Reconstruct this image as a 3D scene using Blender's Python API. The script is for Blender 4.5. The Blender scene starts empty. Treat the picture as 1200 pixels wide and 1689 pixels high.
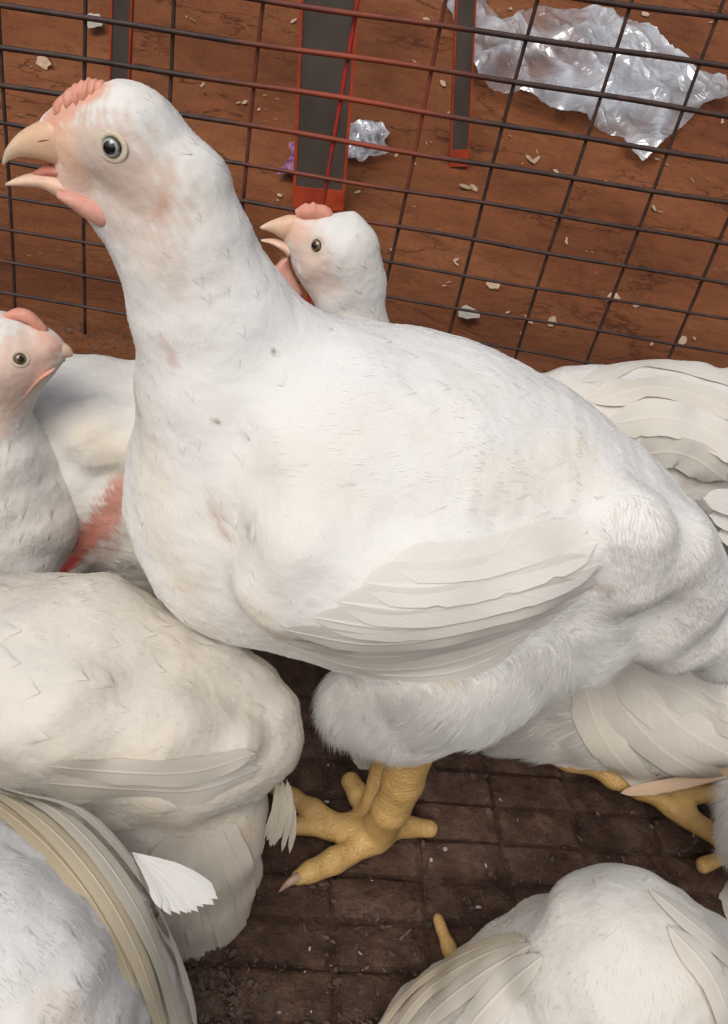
import bpy, math, random
import numpy as np
from mathutils import Matrix, Vector

# ------------------------------------------------------------------ camera, world, sun, exposure
FPX, CAMH = 1400.0, 0.50                       # focal length in photo pixels, camera height (m)
_d = np.array([-460.0, 1946.0, FPX]); _d /= np.linalg.norm(_d)          # straight down, camera axes (right, down, forward)
_h = np.array([1.0, .145, -(_d[0] + .145 * _d[1]) / _d[2]]); _h /= np.linalg.norm(_h)   # along the fence
WM = np.array([_h, np.cross(-_d, _h), -_d])    # world = WM @ camera axes
CAM = np.array([0.0, 0.0, CAMH])

scene = bpy.context.scene
COL = scene.collection
cam_data = bpy.data.cameras.new('camera')
cam = bpy.data.objects.new('camera', cam_data); COL.objects.link(cam)
cam_data.sensor_fit = 'VERTICAL'; cam_data.sensor_height = 24.0
cam_data.lens = FPX / 1689.0 * 24.0
cam_data.clip_start = 0.01; cam_data.clip_end = 500
_r, _u, _b = WM @ [1, 0, 0], WM @ [0, -1, 0], WM @ [0, 0, -1]
cam.matrix_world = Matrix(((_r[0], _u[0], _b[0], 0), (_r[1], _u[1], _b[1], 0), (_r[2], _u[2], _b[2], CAMH), (0, 0, 0, 1)))
scene.camera = cam

SUN_EL, SUN_AZ = math.radians(52), math.radians(205)     # soft light from above and behind the camera, a little left
world = bpy.data.worlds.new('World'); scene.world = world
world.use_nodes = True
wn = world.node_tree.nodes; wl = world.node_tree.links
wn.clear()
sky = wn.new('ShaderNodeTexSky'); sky.sky_type = 'NISHITA'; sky.sun_disc = False
sky.sun_elevation = SUN_EL; sky.sun_rotation = SUN_AZ
sky.air_density = 1.0; sky.dust_density = 6.0; sky.ozone_density = 0.6
bg = wn.new('ShaderNodeBackground'); bg.inputs['Strength'].default_value = 0.12
wo = wn.new('ShaderNodeOutputWorld')
hs_ = wn.new('ShaderNodeHueSaturation'); hs_.inputs['Saturation'].default_value = .62     # overcast: little blue left
wl.new(sky.outputs[0], hs_.inputs['Color']); wl.new(hs_.outputs[0], bg.inputs[0]); wl.new(bg.outputs[0], wo.inputs[0])

sun_data = bpy.data.lights.new('sun', 'SUN'); sun_data.energy = 1.5; sun_data.angle = math.radians(38)
sun_data.color = (1.0, 0.98, 0.95)
sun = bpy.data.objects.new('sun', sun_data); COL.objects.link(sun)
_sd = Vector((math.sin(SUN_AZ) * math.cos(SUN_EL), math.cos(SUN_AZ) * math.cos(SUN_EL), math.sin(SUN_EL)))
sun.rotation_euler = _sd.to_track_quat('Z', 'Y').to_euler()
sun.location = (0, -1, 3)

vs = scene.view_settings
vs.view_transform = 'Standard'; vs.look = 'None'; vs.gamma = 1.0; vs.use_curve_mapping = False
vs.exposure = -0.36
scene.cycles.max_bounces = 8; scene.cycles.diffuse_bounces = 6; scene.cycles.glossy_bounces = 2; scene.cycles.transmission_bounces = 6
scene.cycles.use_adaptive_sampling = True; scene.cycles.adaptive_threshold = .02
scene.cycles_curves.shape = 'RIBBONS'; scene.cycles_curves.subdivisions = 1
FUR = 1.0

# ------------------------------------------------------------------ helpers
rng = np.random.default_rng(7)
random.seed(7)

def ray(u, v):
    return WM @ np.array([(u - 600.0) / FPX, (v - 844.5) / FPX, 1.0])
def atY(u, v, y):
    r = ray(u, v); return CAM + r * (y / r[1])
def atZ(u, v, z):
    r = ray(u, v); return CAM + r * ((z - CAMH) / r[2])
def depth(p):
    return float(((np.asarray(p) - CAM) @ WM)[..., 2])
def to_px(P):
    c = (np.asarray(P) - CAM) @ WM
    return np.stack([c[..., 0] / c[..., 2] * FPX + 600, c[..., 1] / c[..., 2] * FPX + 844.5, c[..., 2]], -1)

def mesh_obj(name, verts, faces, mats, parent=None, smooth=True, uv=None, color=None, mat_idx=None, at=None):
    me = bpy.data.meshes.new(name)
    V = np.asarray(verts, dtype=float)
    if at is not None: V = V - np.asarray(at)
    me.from_pydata(V.tolist(), [], [tuple(int(i) for i in f) for f in faces])
    if not isinstance(mats, (list, tuple)): mats = [mats]
    for m in mats: me.materials.append(m)
    if smooth: me.polygons.foreach_set('use_smooth', [True] * len(me.polygons))
    if mat_idx is not None: me.polygons.foreach_set('material_index', np.asarray(mat_idx, dtype=np.int32))
    if color is not None:
        ca = me.color_attributes.new('Col', 'FLOAT_COLOR', 'POINT')
        c4 = np.ones((len(V), 4), dtype=np.float32); c4[:, :3] = color
        ca.data.foreach_set('color', c4.ravel())
    if uv is not None:
        ul = me.uv_layers.new(name='UVMap')
        li = np.empty(len(me.loops), dtype=np.int32); me.loops.foreach_get('vertex_index', li)
        ul.data.foreach_set('uv', np.asarray(uv, dtype=np.float32)[li].ravel())
    me.update()
    o = bpy.data.objects.new(name, me); COL.objects.link(o)
    if parent is not None:
        o.parent = parent
    elif at is not None: o.location = at
    return o

def tag(o, label=None, cat=None, group=None, kind=None):
    if label: o['label'] = label
    if cat: o['category'] = cat
    if group: o['group'] = group
    if kind: o['kind'] = kind
    return o

# ------------------------------------------------------------------ materials
def mat(name):
    m = bpy.data.materials.new(name); m.use_nodes = True
    n = m.node_tree.nodes; l = m.node_tree.links
    p = n['Principled BSDF']
    return m, n, l, p

def ramp(n, stops, interp='LINEAR'):
    r = n.new('ShaderNodeValToRGB'); e = r.color_ramp.elements
    r.color_ramp.interpolation = interp
    while len(e) > 2: e.remove(e[-1])
    for i, (pos, c) in enumerate(stops):
        el = e[i] if i < 2 else e.new(pos)
        el.position = pos; el.color = (*c, 1) if len(c) == 3 else c
    return r

def noise(n, l, coord, scale, detail=4, rough=.55, vec_scale=None, dist=0.0):
    t = n.new('ShaderNodeTexNoise'); t.inputs['Scale'].default_value = scale
    t.inputs['Detail'].default_value = detail; t.inputs['Roughness'].default_value = rough
    t.inputs['Distortion'].default_value = dist
    if vec_scale is not None:
        mp = n.new('ShaderNodeMapping'); mp.inputs['Scale'].default_value = vec_scale
        l.new(coord, mp.inputs['Vector']); l.new(mp.outputs[0], t.inputs['Vector'])
    else: l.new(coord, t.inputs['Vector'])
    return t

def mixc(n, l, fac, a, b, blend='MIX'):
    m = n.new('ShaderNodeMix'); m.data_type = 'RGBA'; m.blend_type = blend
    for sock, val in ((m.inputs[0], fac), (m.inputs[6], a), (m.inputs[7], b)):
        if hasattr(val, 'is_output'): l.new(val, sock)
        elif isinstance(val, (int, float)): sock.default_value = val
        else: sock.default_value = (*val, 1)
    return m.outputs[2]

def bump(n, l, height, strength, dist, p, prev=None):
    b = n.new('ShaderNodeBump'); b.inputs['Strength'].default_value = strength; b.inputs['Distance'].default_value = dist
    l.new(height, b.inputs['Height'])
    if prev is not None: l.new(prev, b.inputs['Normal'])
    l.new(b.outputs[0], p.inputs['Normal'])
    return b.outputs[0]

def attr(n, name):
    a = n.new('ShaderNodeAttribute'); a.attribute_name = name; return a

def make_plumage():
    m, n, l, p = mat('plumage_skin')
    tc = n.new('ShaderNodeTexCoord'); geo = n.new('ShaderNodeNewGeometry')
    a = attr(n, 'Col')
    ns = noise(n, l, geo.outputs['Position'], 16, 5, .6)
    stain = ramp(n, [(.42, (1, 1, 1)), (.75, (.965, .925, .86))]); l.new(ns.outputs[0], stain.inputs[0])
    col = mixc(n, l, 1.0, a.outputs['Color'], stain.outputs[0], 'MULTIPLY')
    l.new(col, p.inputs['Base Color'])
    p.inputs['Roughness'].default_value = .75
    p.inputs['Specular IOR Level'].default_value = .15
    n0 = noise(n, l, geo.outputs['Position'], 24, 3, .5)
    b0 = bump(n, l, n0.outputs[0], .5, .012, p)
    n2 = noise(n, l, geo.outputs['Position'], 130, 5, .6)
    bump(n, l, n2.outputs[0], .25, .003, p, b0)
    return m

def make_down():
    m, n, l, p = mat('plumage_down')
    a = attr(n, 'tint')
    l.new(a.outputs['Color'], p.inputs['Base Color'])
    p.inputs['Roughness'].default_value = .7; p.inputs['Specular IOR Level'].default_value = .15
    tr = n.new('ShaderNodeBsdfTranslucent'); l.new(a.outputs['Color'], tr.inputs['Color'])
    mx = n.new('ShaderNodeMixShader'); mx.inputs[0].default_value = .35
    l.new(p.outputs[0], mx.inputs[1]); l.new(tr.outputs[0], mx.inputs[2])
    l.new(mx.outputs[0], n['Material Output'].inputs['Surface'])
    return m

def make_feather():
    m, n, l, p = mat('feather_vane')
    a = attr(n, 'Col'); uv = n.new('ShaderNodeUVMap'); uv.uv_map = 'UVMap'
    sep = n.new('ShaderNodeSeparateXYZ'); l.new(uv.outputs[0], sep.inputs[0])
    # barbs run outwards and towards the tip: coordinate v - |u| * slope
    ab = n.new('ShaderNodeMath'); ab.operation = 'ABSOLUTE'; l.new(sep.outputs[0], ab.inputs[0])
    ma = n.new('ShaderNodeMath'); ma.operation = 'MULTIPLY_ADD'; l.new(ab.outputs[0], ma.inputs[0]); ma.inputs[1].default_value = -.16; l.new(sep.outputs[1], ma.inputs[2])
    cmb = n.new('ShaderNodeCombineXYZ'); l.new(ma.outputs[0], cmb.inputs[0])
    oi = n.new('ShaderNodeObjectInfo'); l.new(oi.outputs['Random'], cmb.inputs[1])
    ns = n.new('ShaderNodeTexNoise'); ns.inputs['Scale'].default_value = 55; ns.inputs['Detail'].default_value = 3; l.new(cmb.outputs[0], ns.inputs['Vector'])
    sh = ramp(n, [(.35, (.965, .955, .935)), (.6, (1, 1, 1))]); l.new(ns.outputs[0], sh.inputs[0])
    col = mixc(n, l, 1.0, a.outputs['Color'], sh.outputs[0], 'MULTIPLY')
    l.new(col, p.inputs['Base Color'])
    p.inputs['Roughness'].default_value = .6; p.inputs['Specular IOR Level'].default_value = .2
    bump(n, l, ns.outputs[0], .15, .0010, p)
    tr = n.new('ShaderNodeBsdfTranslucent'); l.new(col, tr.inputs['Color'])
    mx = n.new('ShaderNodeMixShader'); mx.inputs[0].default_value = .08
    l.new(p.outputs[0], mx.inputs[1]); l.new(tr.outputs[0], mx.inputs[2])
    l.new(mx.outputs[0], n['Material Output'].inputs['Surface'])
    return m

def make_shank(name, base, dark):
    m, n, l, p = mat(name)
    geo = n.new('ShaderNodeNewGeometry')
    ns = noise(n, l, geo.outputs['Position'], 120, 4, .6)
    r = ramp(n, [(.3, dark), (.65, base)]); l.new(ns.outputs[0], r.inputs[0])
    l.new(r.outputs[0], p.inputs['Base Color'])
    v = n.new('ShaderNodeTexVoronoi'); v.inputs['Scale'].default_value = 330; v.feature = 'DISTANCE_TO_EDGE'
    l.new(geo.outputs['Position'], v.inputs['Vector'])
    p.inputs['Roughness'].default_value = .5
    p.inputs['Subsurface Weight'].default_value = .2; p.inputs['Subsurface Radius'].default_value = (.006, .003, .001)
    p.inputs['Subsurface Scale'].default_value = .5
    b0 = bump(n, l, v.outputs['Distance'], .65, .0014, p)
    wv = n.new('ShaderNodeTexWave'); wv.wave_type = 'BANDS'; wv.bands_direction = 'Z'; wv.inputs['Scale'].default_value = 60; wv.inputs['Distortion'].default_value = 3.0
    wv.inputs['Detail'].default_value = 2; l.new(geo.outputs['Position'], wv.inputs['Vector'])
    bump(n, l, wv.outputs[0], .09, .0008, p, b0)
    return m

def make_flesh(name, base, alt, scale=150, rough=.55, bumpd=.001, sss=.3):
    m, n, l, p = mat(name)
    geo = n.new('ShaderNodeNewGeometry')
    ns = noise(n, l, geo.outputs['Position'], scale, 4, .6)
    r = ramp(n, [(.35, alt), (.62, base)]); l.new(ns.outputs[0], r.inputs[0])
    l.new(r.outputs[0], p.inputs['Base Color'])
    p.inputs['Roughness'].default_value = rough
    p.inputs['Subsurface Weight'].default_value = sss; p.inputs['Subsurface Radius'].default_value = (.008, .003, .002)
    p.inputs['Subsurface Scale'].default_value = .5
    n2 = noise(n, l, geo.outputs['Position'], scale * 4, 3, .6)
    bump(n, l, n2.outputs[0], .4, bumpd, p)
    return m

def make_vcol(name, rough=.45, spec=.4, sss=.2, grain=220):
    m, n, l, p = mat(name)
    a = attr(n, 'Col'); geo = n.new('ShaderNodeNewGeometry')
    ns = noise(n, l, geo.outputs['Position'], grain, 4, .6)
    r = ramp(n, [(.3, (.86, .84, .82)), (.65, (1, 1, 1))]); l.new(ns.outputs[0], r.inputs[0])
    l.new(mixc(n, l, 1.0, a.outputs['Color'], r.outputs[0], 'MULTIPLY'), p.inputs['Base Color'])
    p.inputs['Roughness'].default_value = rough; p.inputs['Specular IOR Level'].default_value = spec
    p.inputs['Subsurface Weight'].default_value = sss; p.inputs['Subsurface Radius'].default_value = (.006, .003, .002)
    p.inputs['Subsurface Scale'].default_value = .5
    bump(n, l, ns.outputs[0], .2, .0008, p)
    return m

def make_eye():
    m, n, l, p = mat('eye_iris')
    a = attr(n, 'Col'); l.new(a.outputs['Color'], p.inputs['Base Color'])
    p.inputs['Roughness'].default_value = .06; p.inputs['Coat Weight'].default_value = 1.0; p.inputs['Coat Roughness'].default_value = .02
    return m

M_BODY, M_DOWN, M_FEATHER, M_EYE = make_plumage(), make_down(), make_feather(), make_eye()
M_SHANK = make_shank('leg_scales', (.62, .40, .15), (.50, .31, .11))
M_BEAK = make_vcol('beak_horn', .38, .4, .25)
M_COMB = make_flesh('comb_flesh', (.74, .36, .26), (.66, .29, .20), 160, .6, .0012)
M_WATTLE = make_flesh('wattle_flesh', (.72, .38, .30), (.64, .31, .24), 140, .55, .0008)
M_MOUTH = make_flesh('mouth_flesh', (.62, .26, .20), (.45, .14, .11), 120, .4, .0008)
M_LID = make_flesh('eyelid_skin', (.77, .62, .48), (.72, .56, .44), 200, .55, .0006)
M_CLAW = make_flesh('claw_horn', (.52, .36, .27), (.40, .25, .18), 120, .4, .0006, .1)

# ------------------------------------------------------------------ birds: bodies as smooth blended volumes
def smin(a, b, k):
    h = np.maximum(k - np.abs(a - b), 0) / k
    return np.minimum(a, b) - h * h * k * .25

class Bird:
    def __init__(self, name, label, cat, group, y0, res=.003, lump=.0017, tone=(.73, .712, .67)):
        self.name, self.label, self.cat, self.group = name, label, cat, group
        self.y0, self.res = y0, res
        self.groups = []            # [k_inside, k_join, [prims]]
        self.paints = []
        self.lump = lump; self.tone = np.asarray(tone)

    def grp(self, k_in, k_join, prims=None):
        self.groups.append([k_in, k_join, []]); return len(self.groups) - 1

    def ball(self, u, v, r, y=None, z=None):
        p = atZ(u, v, z) if z is not None else atY(u, v, self.y0 if y is None else y)
        return p, r * depth(p) / FPX

    def chain(self, g, balls, sy=1.0, fur=1.0, fluff=0.0, mat=0, flow=None, tint=(1, 1, 1)):
        """balls: (u, v, radius in photo pixels, world Y); consecutive balls are joined by tapering cones"""
        B = []
        for b in balls:
            if len(b) == 2: B.append((np.asarray(b[0]), b[1]))
            else: B.append(self.ball(*b))
        if len(B) == 1: B = [B[0], (B[0][0] + np.array([1e-4, 0, 0]), B[0][1])]
        for (a, ra), (b, rb) in zip(B[:-1], B[1:]):
            fd = (b - a) if flow is None else np.asarray(flow, float)
            fd = fd / (np.linalg.norm(fd) + 1e-9)
            self.groups[g][2].append(dict(a=a, b=b, ra=ra, rb=rb, sy=sy, fur=fur, fluff=fluff, mat=mat, flow=fd, tint=np.asarray(tint)))
        return B

    @staticmethod
    def prim_d(pr, P):
        s = np.array([1, 1 / pr['sy'], 1])
        q = (P - pr['a']) * s; ba = (pr['b'] - pr['a']) * s
        t = np.clip((q @ ba) / (ba @ ba), 0, 1)
        x = q - t[:, None] * ba
        return np.sqrt(np.einsum('ij,ij->i', x, x)) - (pr['ra'] + (pr['rb'] - pr['ra']) * t)

    def F(self, P, upto=None):
        tot = None
        for gi, (k_in, k_join, prims) in enumerate(self.groups):
            if upto is not None and gi >= upto: break
            if not prims: continue
            d = None
            for pr in prims:
                e = self.prim_d(pr, P)
                d = e if d is None else smin(d, e, k_in)
            tot = d if tot is None else smin(tot, d, k_join)
        x, y, z = P[:, 0], P[:, 1], P[:, 2]          # pressed and ruffled plumage: slow unevenness
        if self.lump: tot = tot + self.lump * (np.sin(95 * x + 40 * z) * np.sin(80 * y - 30 * x + 1) * np.sin(90 * z + 2) + .5 * np.sin(190 * x - 60 * y) * np.sin(170 * z + 90 * y))
        return tot

    def grad(self, P, e=5e-4, upto=None):
        g = np.empty_like(P); f0 = self.F(P, upto); self.f0 = f0
        for i in range(3):
            o = np.zeros(3); o[i] = e
            g[:, i] = (self.F(P + o, upto) - f0) / e
        return g

    def hit(self, uv, upto=None):
        """march camera rays through photo positions onto the body; positions that miss slide to the nearest approach"""
        uv = np.atleast_2d(np.asarray(uv, float))
        R = np.array([ray(u, v) for u, v in uv]); L = np.linalg.norm(R, axis=1); R = R / L[:, None]
        t = np.full(len(uv), .05); best_t = t.copy(); best = np.full(len(uv), 1e9)
        for _ in range(160):
            d = self.F(CAM + R * t[:, None], upto)
            b = d < best; best[b] = d[b]; best_t[b] = t[b]
            t = t + np.clip(d * .7, -.01, .05)
            if np.all(np.abs(d) < 1e-5): break
        P = CAM + R * best_t[:, None]
        for _ in range(2):
            g = self.grad(P, upto=upto); d = self.f0
            P = P - g * (d / np.maximum((g * g).sum(1), 1e-6))[:, None]
        g = self.grad(P, upto=upto)
        return P, g / (np.linalg.norm(g, axis=1)[:, None] + 1e-9)

    def on_surface(self, u, v, r, proud, upto=None):
        """a ball sunk into the body so that it stands `proud` metres out of it"""
        P, N = self.hit([(u, v)], upto); rr = r * depth(P[0]) / FPX
        return P[0] - N[0] * (rr - proud), rr

    def paint(self, pts, r, color, amount=1.0, bald=0.0):
        """colour of bare skin, dirt, stain or painted crease shade along a line of photo positions; r in photo pixels"""
        self.paints.append((np.atleast_2d(np.asarray(pts, float)), r, np.asarray(color), amount, bald))

    def mesh(self):
        h = self.res
        A = np.array([pr[k] - pr['r' + k] * 1.1 for g in self.groups for pr in g[2] for k in 'ab']).min(0) - 4 * h
        B = np.array([pr[k] + pr['r' + k] * 1.1 for g in self.groups for pr in g[2] for k in 'ab']).max(0) + 4 * h
        c = 4
        n = np.ceil((B - A) / (h * c)).astype(int) + 1           # coarse cells
        gx = [A[i] + np.arange(n[i]) * h * c for i in range(3)]
        PC = np.stack(np.meshgrid(*[g + h * c / 2 for g in gx], indexing='ij'), -1).reshape(-1, 3)
        FC = self.F(PC).reshape(n)
        near = np.abs(FC) < h * c * 2.2
        full = np.repeat(np.repeat(np.repeat(FC, c, 0), c, 1), c, 2).astype(np.float64)
        nm = np.repeat(np.repeat(np.repeat(near, c, 0), c, 1), c, 2)
        idx = np.argwhere(nm)
        full[nm] = self.F(A + idx * h)
        S = full < 0
        # surface nets
        corners = [(i, j, k) for i in (0, 1) for j in (0, 1) for k in (0, 1)]
        nx, ny, nz = full.shape
        cnt = sum(S[i:nx - 1 + i, j:ny - 1 + j, k:nz - 1 + k].astype(np.int8) for i, j, k in corners)
        cells = np.argwhere((cnt > 0) & (cnt < 8))
        vid = -np.ones((nx - 1, ny - 1, nz - 1), dtype=np.int64)
        vid[cells[:, 0], cells[:, 1], cells[:, 2]] = np.arange(len(cells))
        acc = np.zeros((len(cells), 3)); w = np.zeros(len(cells))
        for a in corners:
            for ax in range(3):
                if a[ax]: continue
                b = list(a); b[ax] = 1
                fa = full[cells[:, 0] + a[0], cells[:, 1] + a[1], cells[:, 2] + a[2]]
                fb = full[cells[:, 0] + b[0], cells[:, 1] + b[1], cells[:, 2] + b[2]]
                m = (fa < 0) != (fb < 0)
                t = fa[m] / (fa[m] - fb[m])
                pos = np.tile(np.array(a, float), (m.sum(), 1)); pos[:, ax] = t
                acc[m] += pos; w[m] += 1
        V = A + (cells + acc / w[:, None]) * h
        quads = []
        for ax in range(3):
            o1, o2 = (ax + 1) % 3, (ax + 2) % 3
            sl0 = [slice(None)] * 3; sl1 = [slice(None)] * 3
            sl0[ax] = slice(0, -1); sl1[ax] = slice(1, None)
            e = np.argwhere(S[tuple(sl0)] != S[tuple(sl1)])
            e = e[(e[:, o1] > 0) & (e[:, o2] > 0) & (e[:, o1] < full.shape[o1] - 1) & (e[:, o2] < full.shape[o2] - 1)]
            d1 = np.zeros(3, int); d1[o1] = 1; d2 = np.zeros(3, int); d2[o2] = 1
            q = np.stack([vid[tuple((e - d1 - d2).T)], vid[tuple((e - d2).T)], vid[tuple(e.T)], vid[tuple((e - d1).T)]], 1)
            flip = ~S[tuple(e.T)]
            q[flip] = q[flip][:, ::-1]
            quads.append(q)
        Q = np.concatenate(quads); Q = Q[(Q >= 0).all(1)]
        for _ in range(1):
            g = self.grad(V, 4e-4); d = self.f0
            stp = g * (d / np.maximum((g * g).sum(1), .05))[:, None]
            ln = np.linalg.norm(stp, axis=1)[:, None]
            V = V - stp * np.minimum(1, h * .8 / np.maximum(ln, 1e-9))
        g = self.grad(V, 4e-4); N = g / (np.linalg.norm(g, axis=1)[:, None] + 1e-9)
        return V, Q, N

    def fields(self, V):
        """blended flow direction, down length, fluffiness, tint, material weight"""
        W = None
        prs = [pr for g in self.groups for pr in g[2]]
        D = np.stack([self.prim_d(pr, V) for pr in prs], 1)
        D = D - D.min(1)[:, None]
        W = np.exp(-D / .006); W /= W.sum(1)[:, None]
        get = lambda k: W @ np.array([np.atleast_1d(pr[k]) for pr in prs], float)
        return get('flow'), get('fur')[:, 0], get('fluff')[:, 0], get('tint'), get('mat')[:, 0]

    def painted(self, V, col):
        bald = np.zeros(len(V))
        if not hasattr(self, 'phits'): self.phits = [self.hit(pts)[0] for pts, *_ in self.paints]
        for P, (pts, r, color, amount, bd) in zip(self.phits, self.paints):
            rr = r * depth(P.mean(0)) / FPX
            lo, hi = P.min(0) - rr * 2, P.max(0) + rr * 2
            sel = np.flatnonzero(((V > lo) & (V < hi)).all(1))
            if not len(sel): continue
            X = V[sel]; dmin = np.full(len(X), 1e9)
            segs = list(zip(P[:-1], P[1:])) if len(P) > 1 else [(P[0], P[0] + 1e-5)]
            for a, b in segs:
                ba = b - a; t = np.clip(((X - a) @ ba) / (ba @ ba), 0, 1)
                dmin = np.minimum(dmin, np.linalg.norm(X - a - t[:, None] * ba, axis=1))
            jag = 1 + .3 * np.sin(X @ np.array([410., 230, 370])) * np.sin(X @ np.array([-290., 510, 330])) + .2 * np.sin(X @ np.array([1310., -930, 1170]))
            k = np.clip(1.35 - dmin / (rr * jag), 0, 1); k = k * k * (3 - 2 * k)
            col[sel] = col[sel] * (1 - (k * amount)[:, None]) + color * (k * amount)[:, None]
            bald[sel] = np.maximum(bald[sel], k * bd)
        return col, bald

    def build(self, base_z=0.0, n_fur=20000, fur_len=.009, keep_margin=160, contour=0.0, clift=.95):
        V, Q, N = self.mesh()
        flow, fur, fluff, tint, mt = self.fields(V)
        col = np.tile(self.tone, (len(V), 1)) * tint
        col, bald = self.painted(V, col)
        # the thing's base: the middle of its footprint, on the floor
        body_v = V[mt < .5] if (mt < .5).any() else V
        base = np.array([body_v[:, 0].mean(), body_v[:, 1].mean(), base_z])
        e = bpy.data.objects.new(self.name, None); COL.objects.link(e); e.location = base
        e.empty_display_size = .05
        tag(e, self.label, self.cat, self.group)
        self.root = e; bpy.context.view_layer.update()
        mi = (mt[Q].mean(1) > .5).astype(int)
        body = mesh_obj('body', V, Q, [M_BODY, M_SHANK], e, color=col, mat_idx=mi, at=base)
        self.base = base; self.body = body
        self.V, self.Q, self.N, self.col = V, Q, N, col
        self.F0 = (flow, fur * (1 - bald) * (mt < .4), fluff)
        if contour: self.contour(contour, clift, flow, fur * (1 - bald) * (mt < .4), fluff, col, keep_margin)
        n_fur = int(n_fur * FUR)
        if n_fur:
            self.down(n_fur, fur_len, flow, fur * (1 - bald) * (mt < .4), fluff, col, keep_margin)
        return e

    def contour(self, spacing, clift, flow, fur, fluff, col, margin):
        """small body feathers lying one over the other like shingles, one mesh"""
        V, Q, N = self.V, self.Q, self.N
        view = CAM - V; view /= np.linalg.norm(view, axis=1)[:, None]; px = to_px(V)
        ok = ((N * view).sum(1) > -.35) & (px[:, 0] > -margin) & (px[:, 0] < 1200 + margin) & (px[:, 1] > -margin) & (px[:, 1] < 1689 + margin) & (fur > .3) & (fluff < .5)
        idx = np.flatnonzero(ok); rng.shuffle(idx); idx = idx[:7000]
        cell = {}; pick = []
        for i in idx:
            sp = spacing * (.55 if fur[i] < .62 else 1.0)
            key = tuple(np.floor(V[i] / sp).astype(int)); good = True
            for a in (-1, 0, 1):
                for b in (-1, 0, 1):
                    for c in (-1, 0, 1):
                        for j in cell.get((key[0] + a, key[1] + b, key[2] + c, round(sp, 5)), ()):
                            if ((V[i] - V[j]) ** 2).sum() < (sp * .8) ** 2: good = False
            if good: cell.setdefault((*key, round(sp, 5)), []).append(i); pick.append(i)
        pick = np.array(pick)
        if not len(pick): return
        P = V[pick]; nn = N[pick]; fl = flow[pick] + rng.normal(0, .10, (len(pick), 3))
        T = fl - nn * (fl * nn).sum(1)[:, None]; T /= np.linalg.norm(T, axis=1)[:, None] + 1e-9
        B = np.cross(nn, T)
        sc = np.where(fur[pick] < .62, .55, 1.0) * rng.uniform(.85, 1.2, len(pick)) * spacing
        us = np.array([0, .25, .48, .66, .80, .91, .98, 1.0]); ws = np.array([-1, -.6, 0, .6, 1.])
        prof = np.sqrt(np.clip(1 - np.clip((us - .45) / .55, 0, 1) ** 2.2, 0, 1)) * np.clip(us / .25, .25, 1); prof[-1] = .22
        L, Wd = 2.3, 1.05
        U_, W_ = np.meshgrid(us, ws, indexing='ij'); PR = np.repeat(prof[:, None], len(ws), 1)
        G = (P[:, None, None] + T[:, None, None] * (sc[:, None, None] * (U_ - .35 - .08 * np.abs(W_))[None] * L)[..., None] + B[:, None, None] * (sc[:, None, None] * (W_ * PR)[None] * Wd * .5)[..., None])
        sh = G.shape; G = G.reshape(-1, 3)
        for _ in range(1):
            g = self.grad(G); d = self.f0; G = G - g * np.clip(d / np.maximum((g * g).sum(1), .1), -.01, .01)[:, None]
        g = self.grad(G); res_ = np.abs(self.f0); g /= np.linalg.norm(g, axis=1)[:, None] + 1e-9
        k0 = len(us) * len(ws)
        gg = g.reshape(len(P), k0, 3); flat = np.einsum('ijk,ik->ij', gg, gg[:, k0 // 2]).min(1)
        keep = (res_.reshape(len(P), k0).max(1) < .0012) & (flat > .72)       # none across a fold
        kk = np.repeat(keep, k0); G, g = G[kk], g[kk]; P, pick = P[keep], pick[keep]
        lift = (-.0005 + (.0011 * clift * np.where(fur[pick] < .62, .82, 1.0))[:, None, None] * U_[None] ** 1.5 - .0005 * np.abs(W_)[None] ** 2) + rng.uniform(-.0004, .0002, (len(P), 1, 1))
        G = G + g * lift.reshape(-1)[:, None]
        n1, n2 = len(us), len(ws); k = n1 * n2
        base = np.array([(i * n2 + j, (i + 1) * n2 + j, (i + 1) * n2 + j + 1, i * n2 + j + 1) for i in range(n1 - 1) for j in range(n2 - 1)])
        F = (base[None] + (np.arange(len(P)) * k)[:, None, None]).reshape(-1, 4)
        C, _ = self.painted(G, np.repeat(self.tone * rng.uniform(.98, 1.02, len(pick))[:, None], k, 0))
        C = np.clip(C, 0, .88)
        UV = np.tile(np.stack([W_, U_ * .35], -1).reshape(-1, 2), (len(P), 1)); UV[:, 1] += np.repeat(rng.random(len(P)) * 7, k)
        o = mesh_obj('body_feathers', G, F, M_BODY, self.root, uv=UV, color=C, at=self.base)
        o['kind'] = 'stuff'

    def down(self, n, length, flow, fur, fluff, col, margin):
        V, Q, N = self.V, self.Q, self.N
        A = V[Q]; ar = np.linalg.norm(np.cross(A[:, 2] - A[:, 0], A[:, 3] - A[:, 1]), axis=1) * .5
        C = A.mean(1); Nf = N[Q].mean(1)
        view = CAM - C; view /= np.linalg.norm(view, axis=1)[:, None]
        px = to_px(C)
        ok = ((Nf * view).sum(1) > -.45) & (px[:, 0] > -margin) & (px[:, 0] < 1200 + margin) & (px[:, 1] > -margin) & (px[:, 1] < 1689 + margin) & (px[:, 2] > .05)
        w = ar * ok * np.clip(fur[Q].mean(1), 0, 1) ** .5 * (.10 + np.clip(fluff[Q].mean(1), 0, 1.2) * 1.6)
        if w.sum() <= 0: return
        cdf = np.cumsum(w) / w.sum()
        fi = np.minimum(np.searchsorted(cdf, rng.random(n)), len(Q) - 1)
        a, b = rng.random((2, n)); q = Q[fi]
        wts = np.stack([(1 - a) * (1 - b), a * (1 - b), a * b, (1 - a) * b], 1)[..., None]
        P = (V[q] * wts).sum(1); nn = (N[q] * wts).sum(1); nn /= np.linalg.norm(nn, axis=1)[:, None] + 1e-9
        fl = (flow[q] * wts).sum(1); fu = (fur[q] * wts[..., 0]).sum(1); ff = (fluff[q] * wts[..., 0]).sum(1); cc = (col[q] * wts).sum(1)
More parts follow.
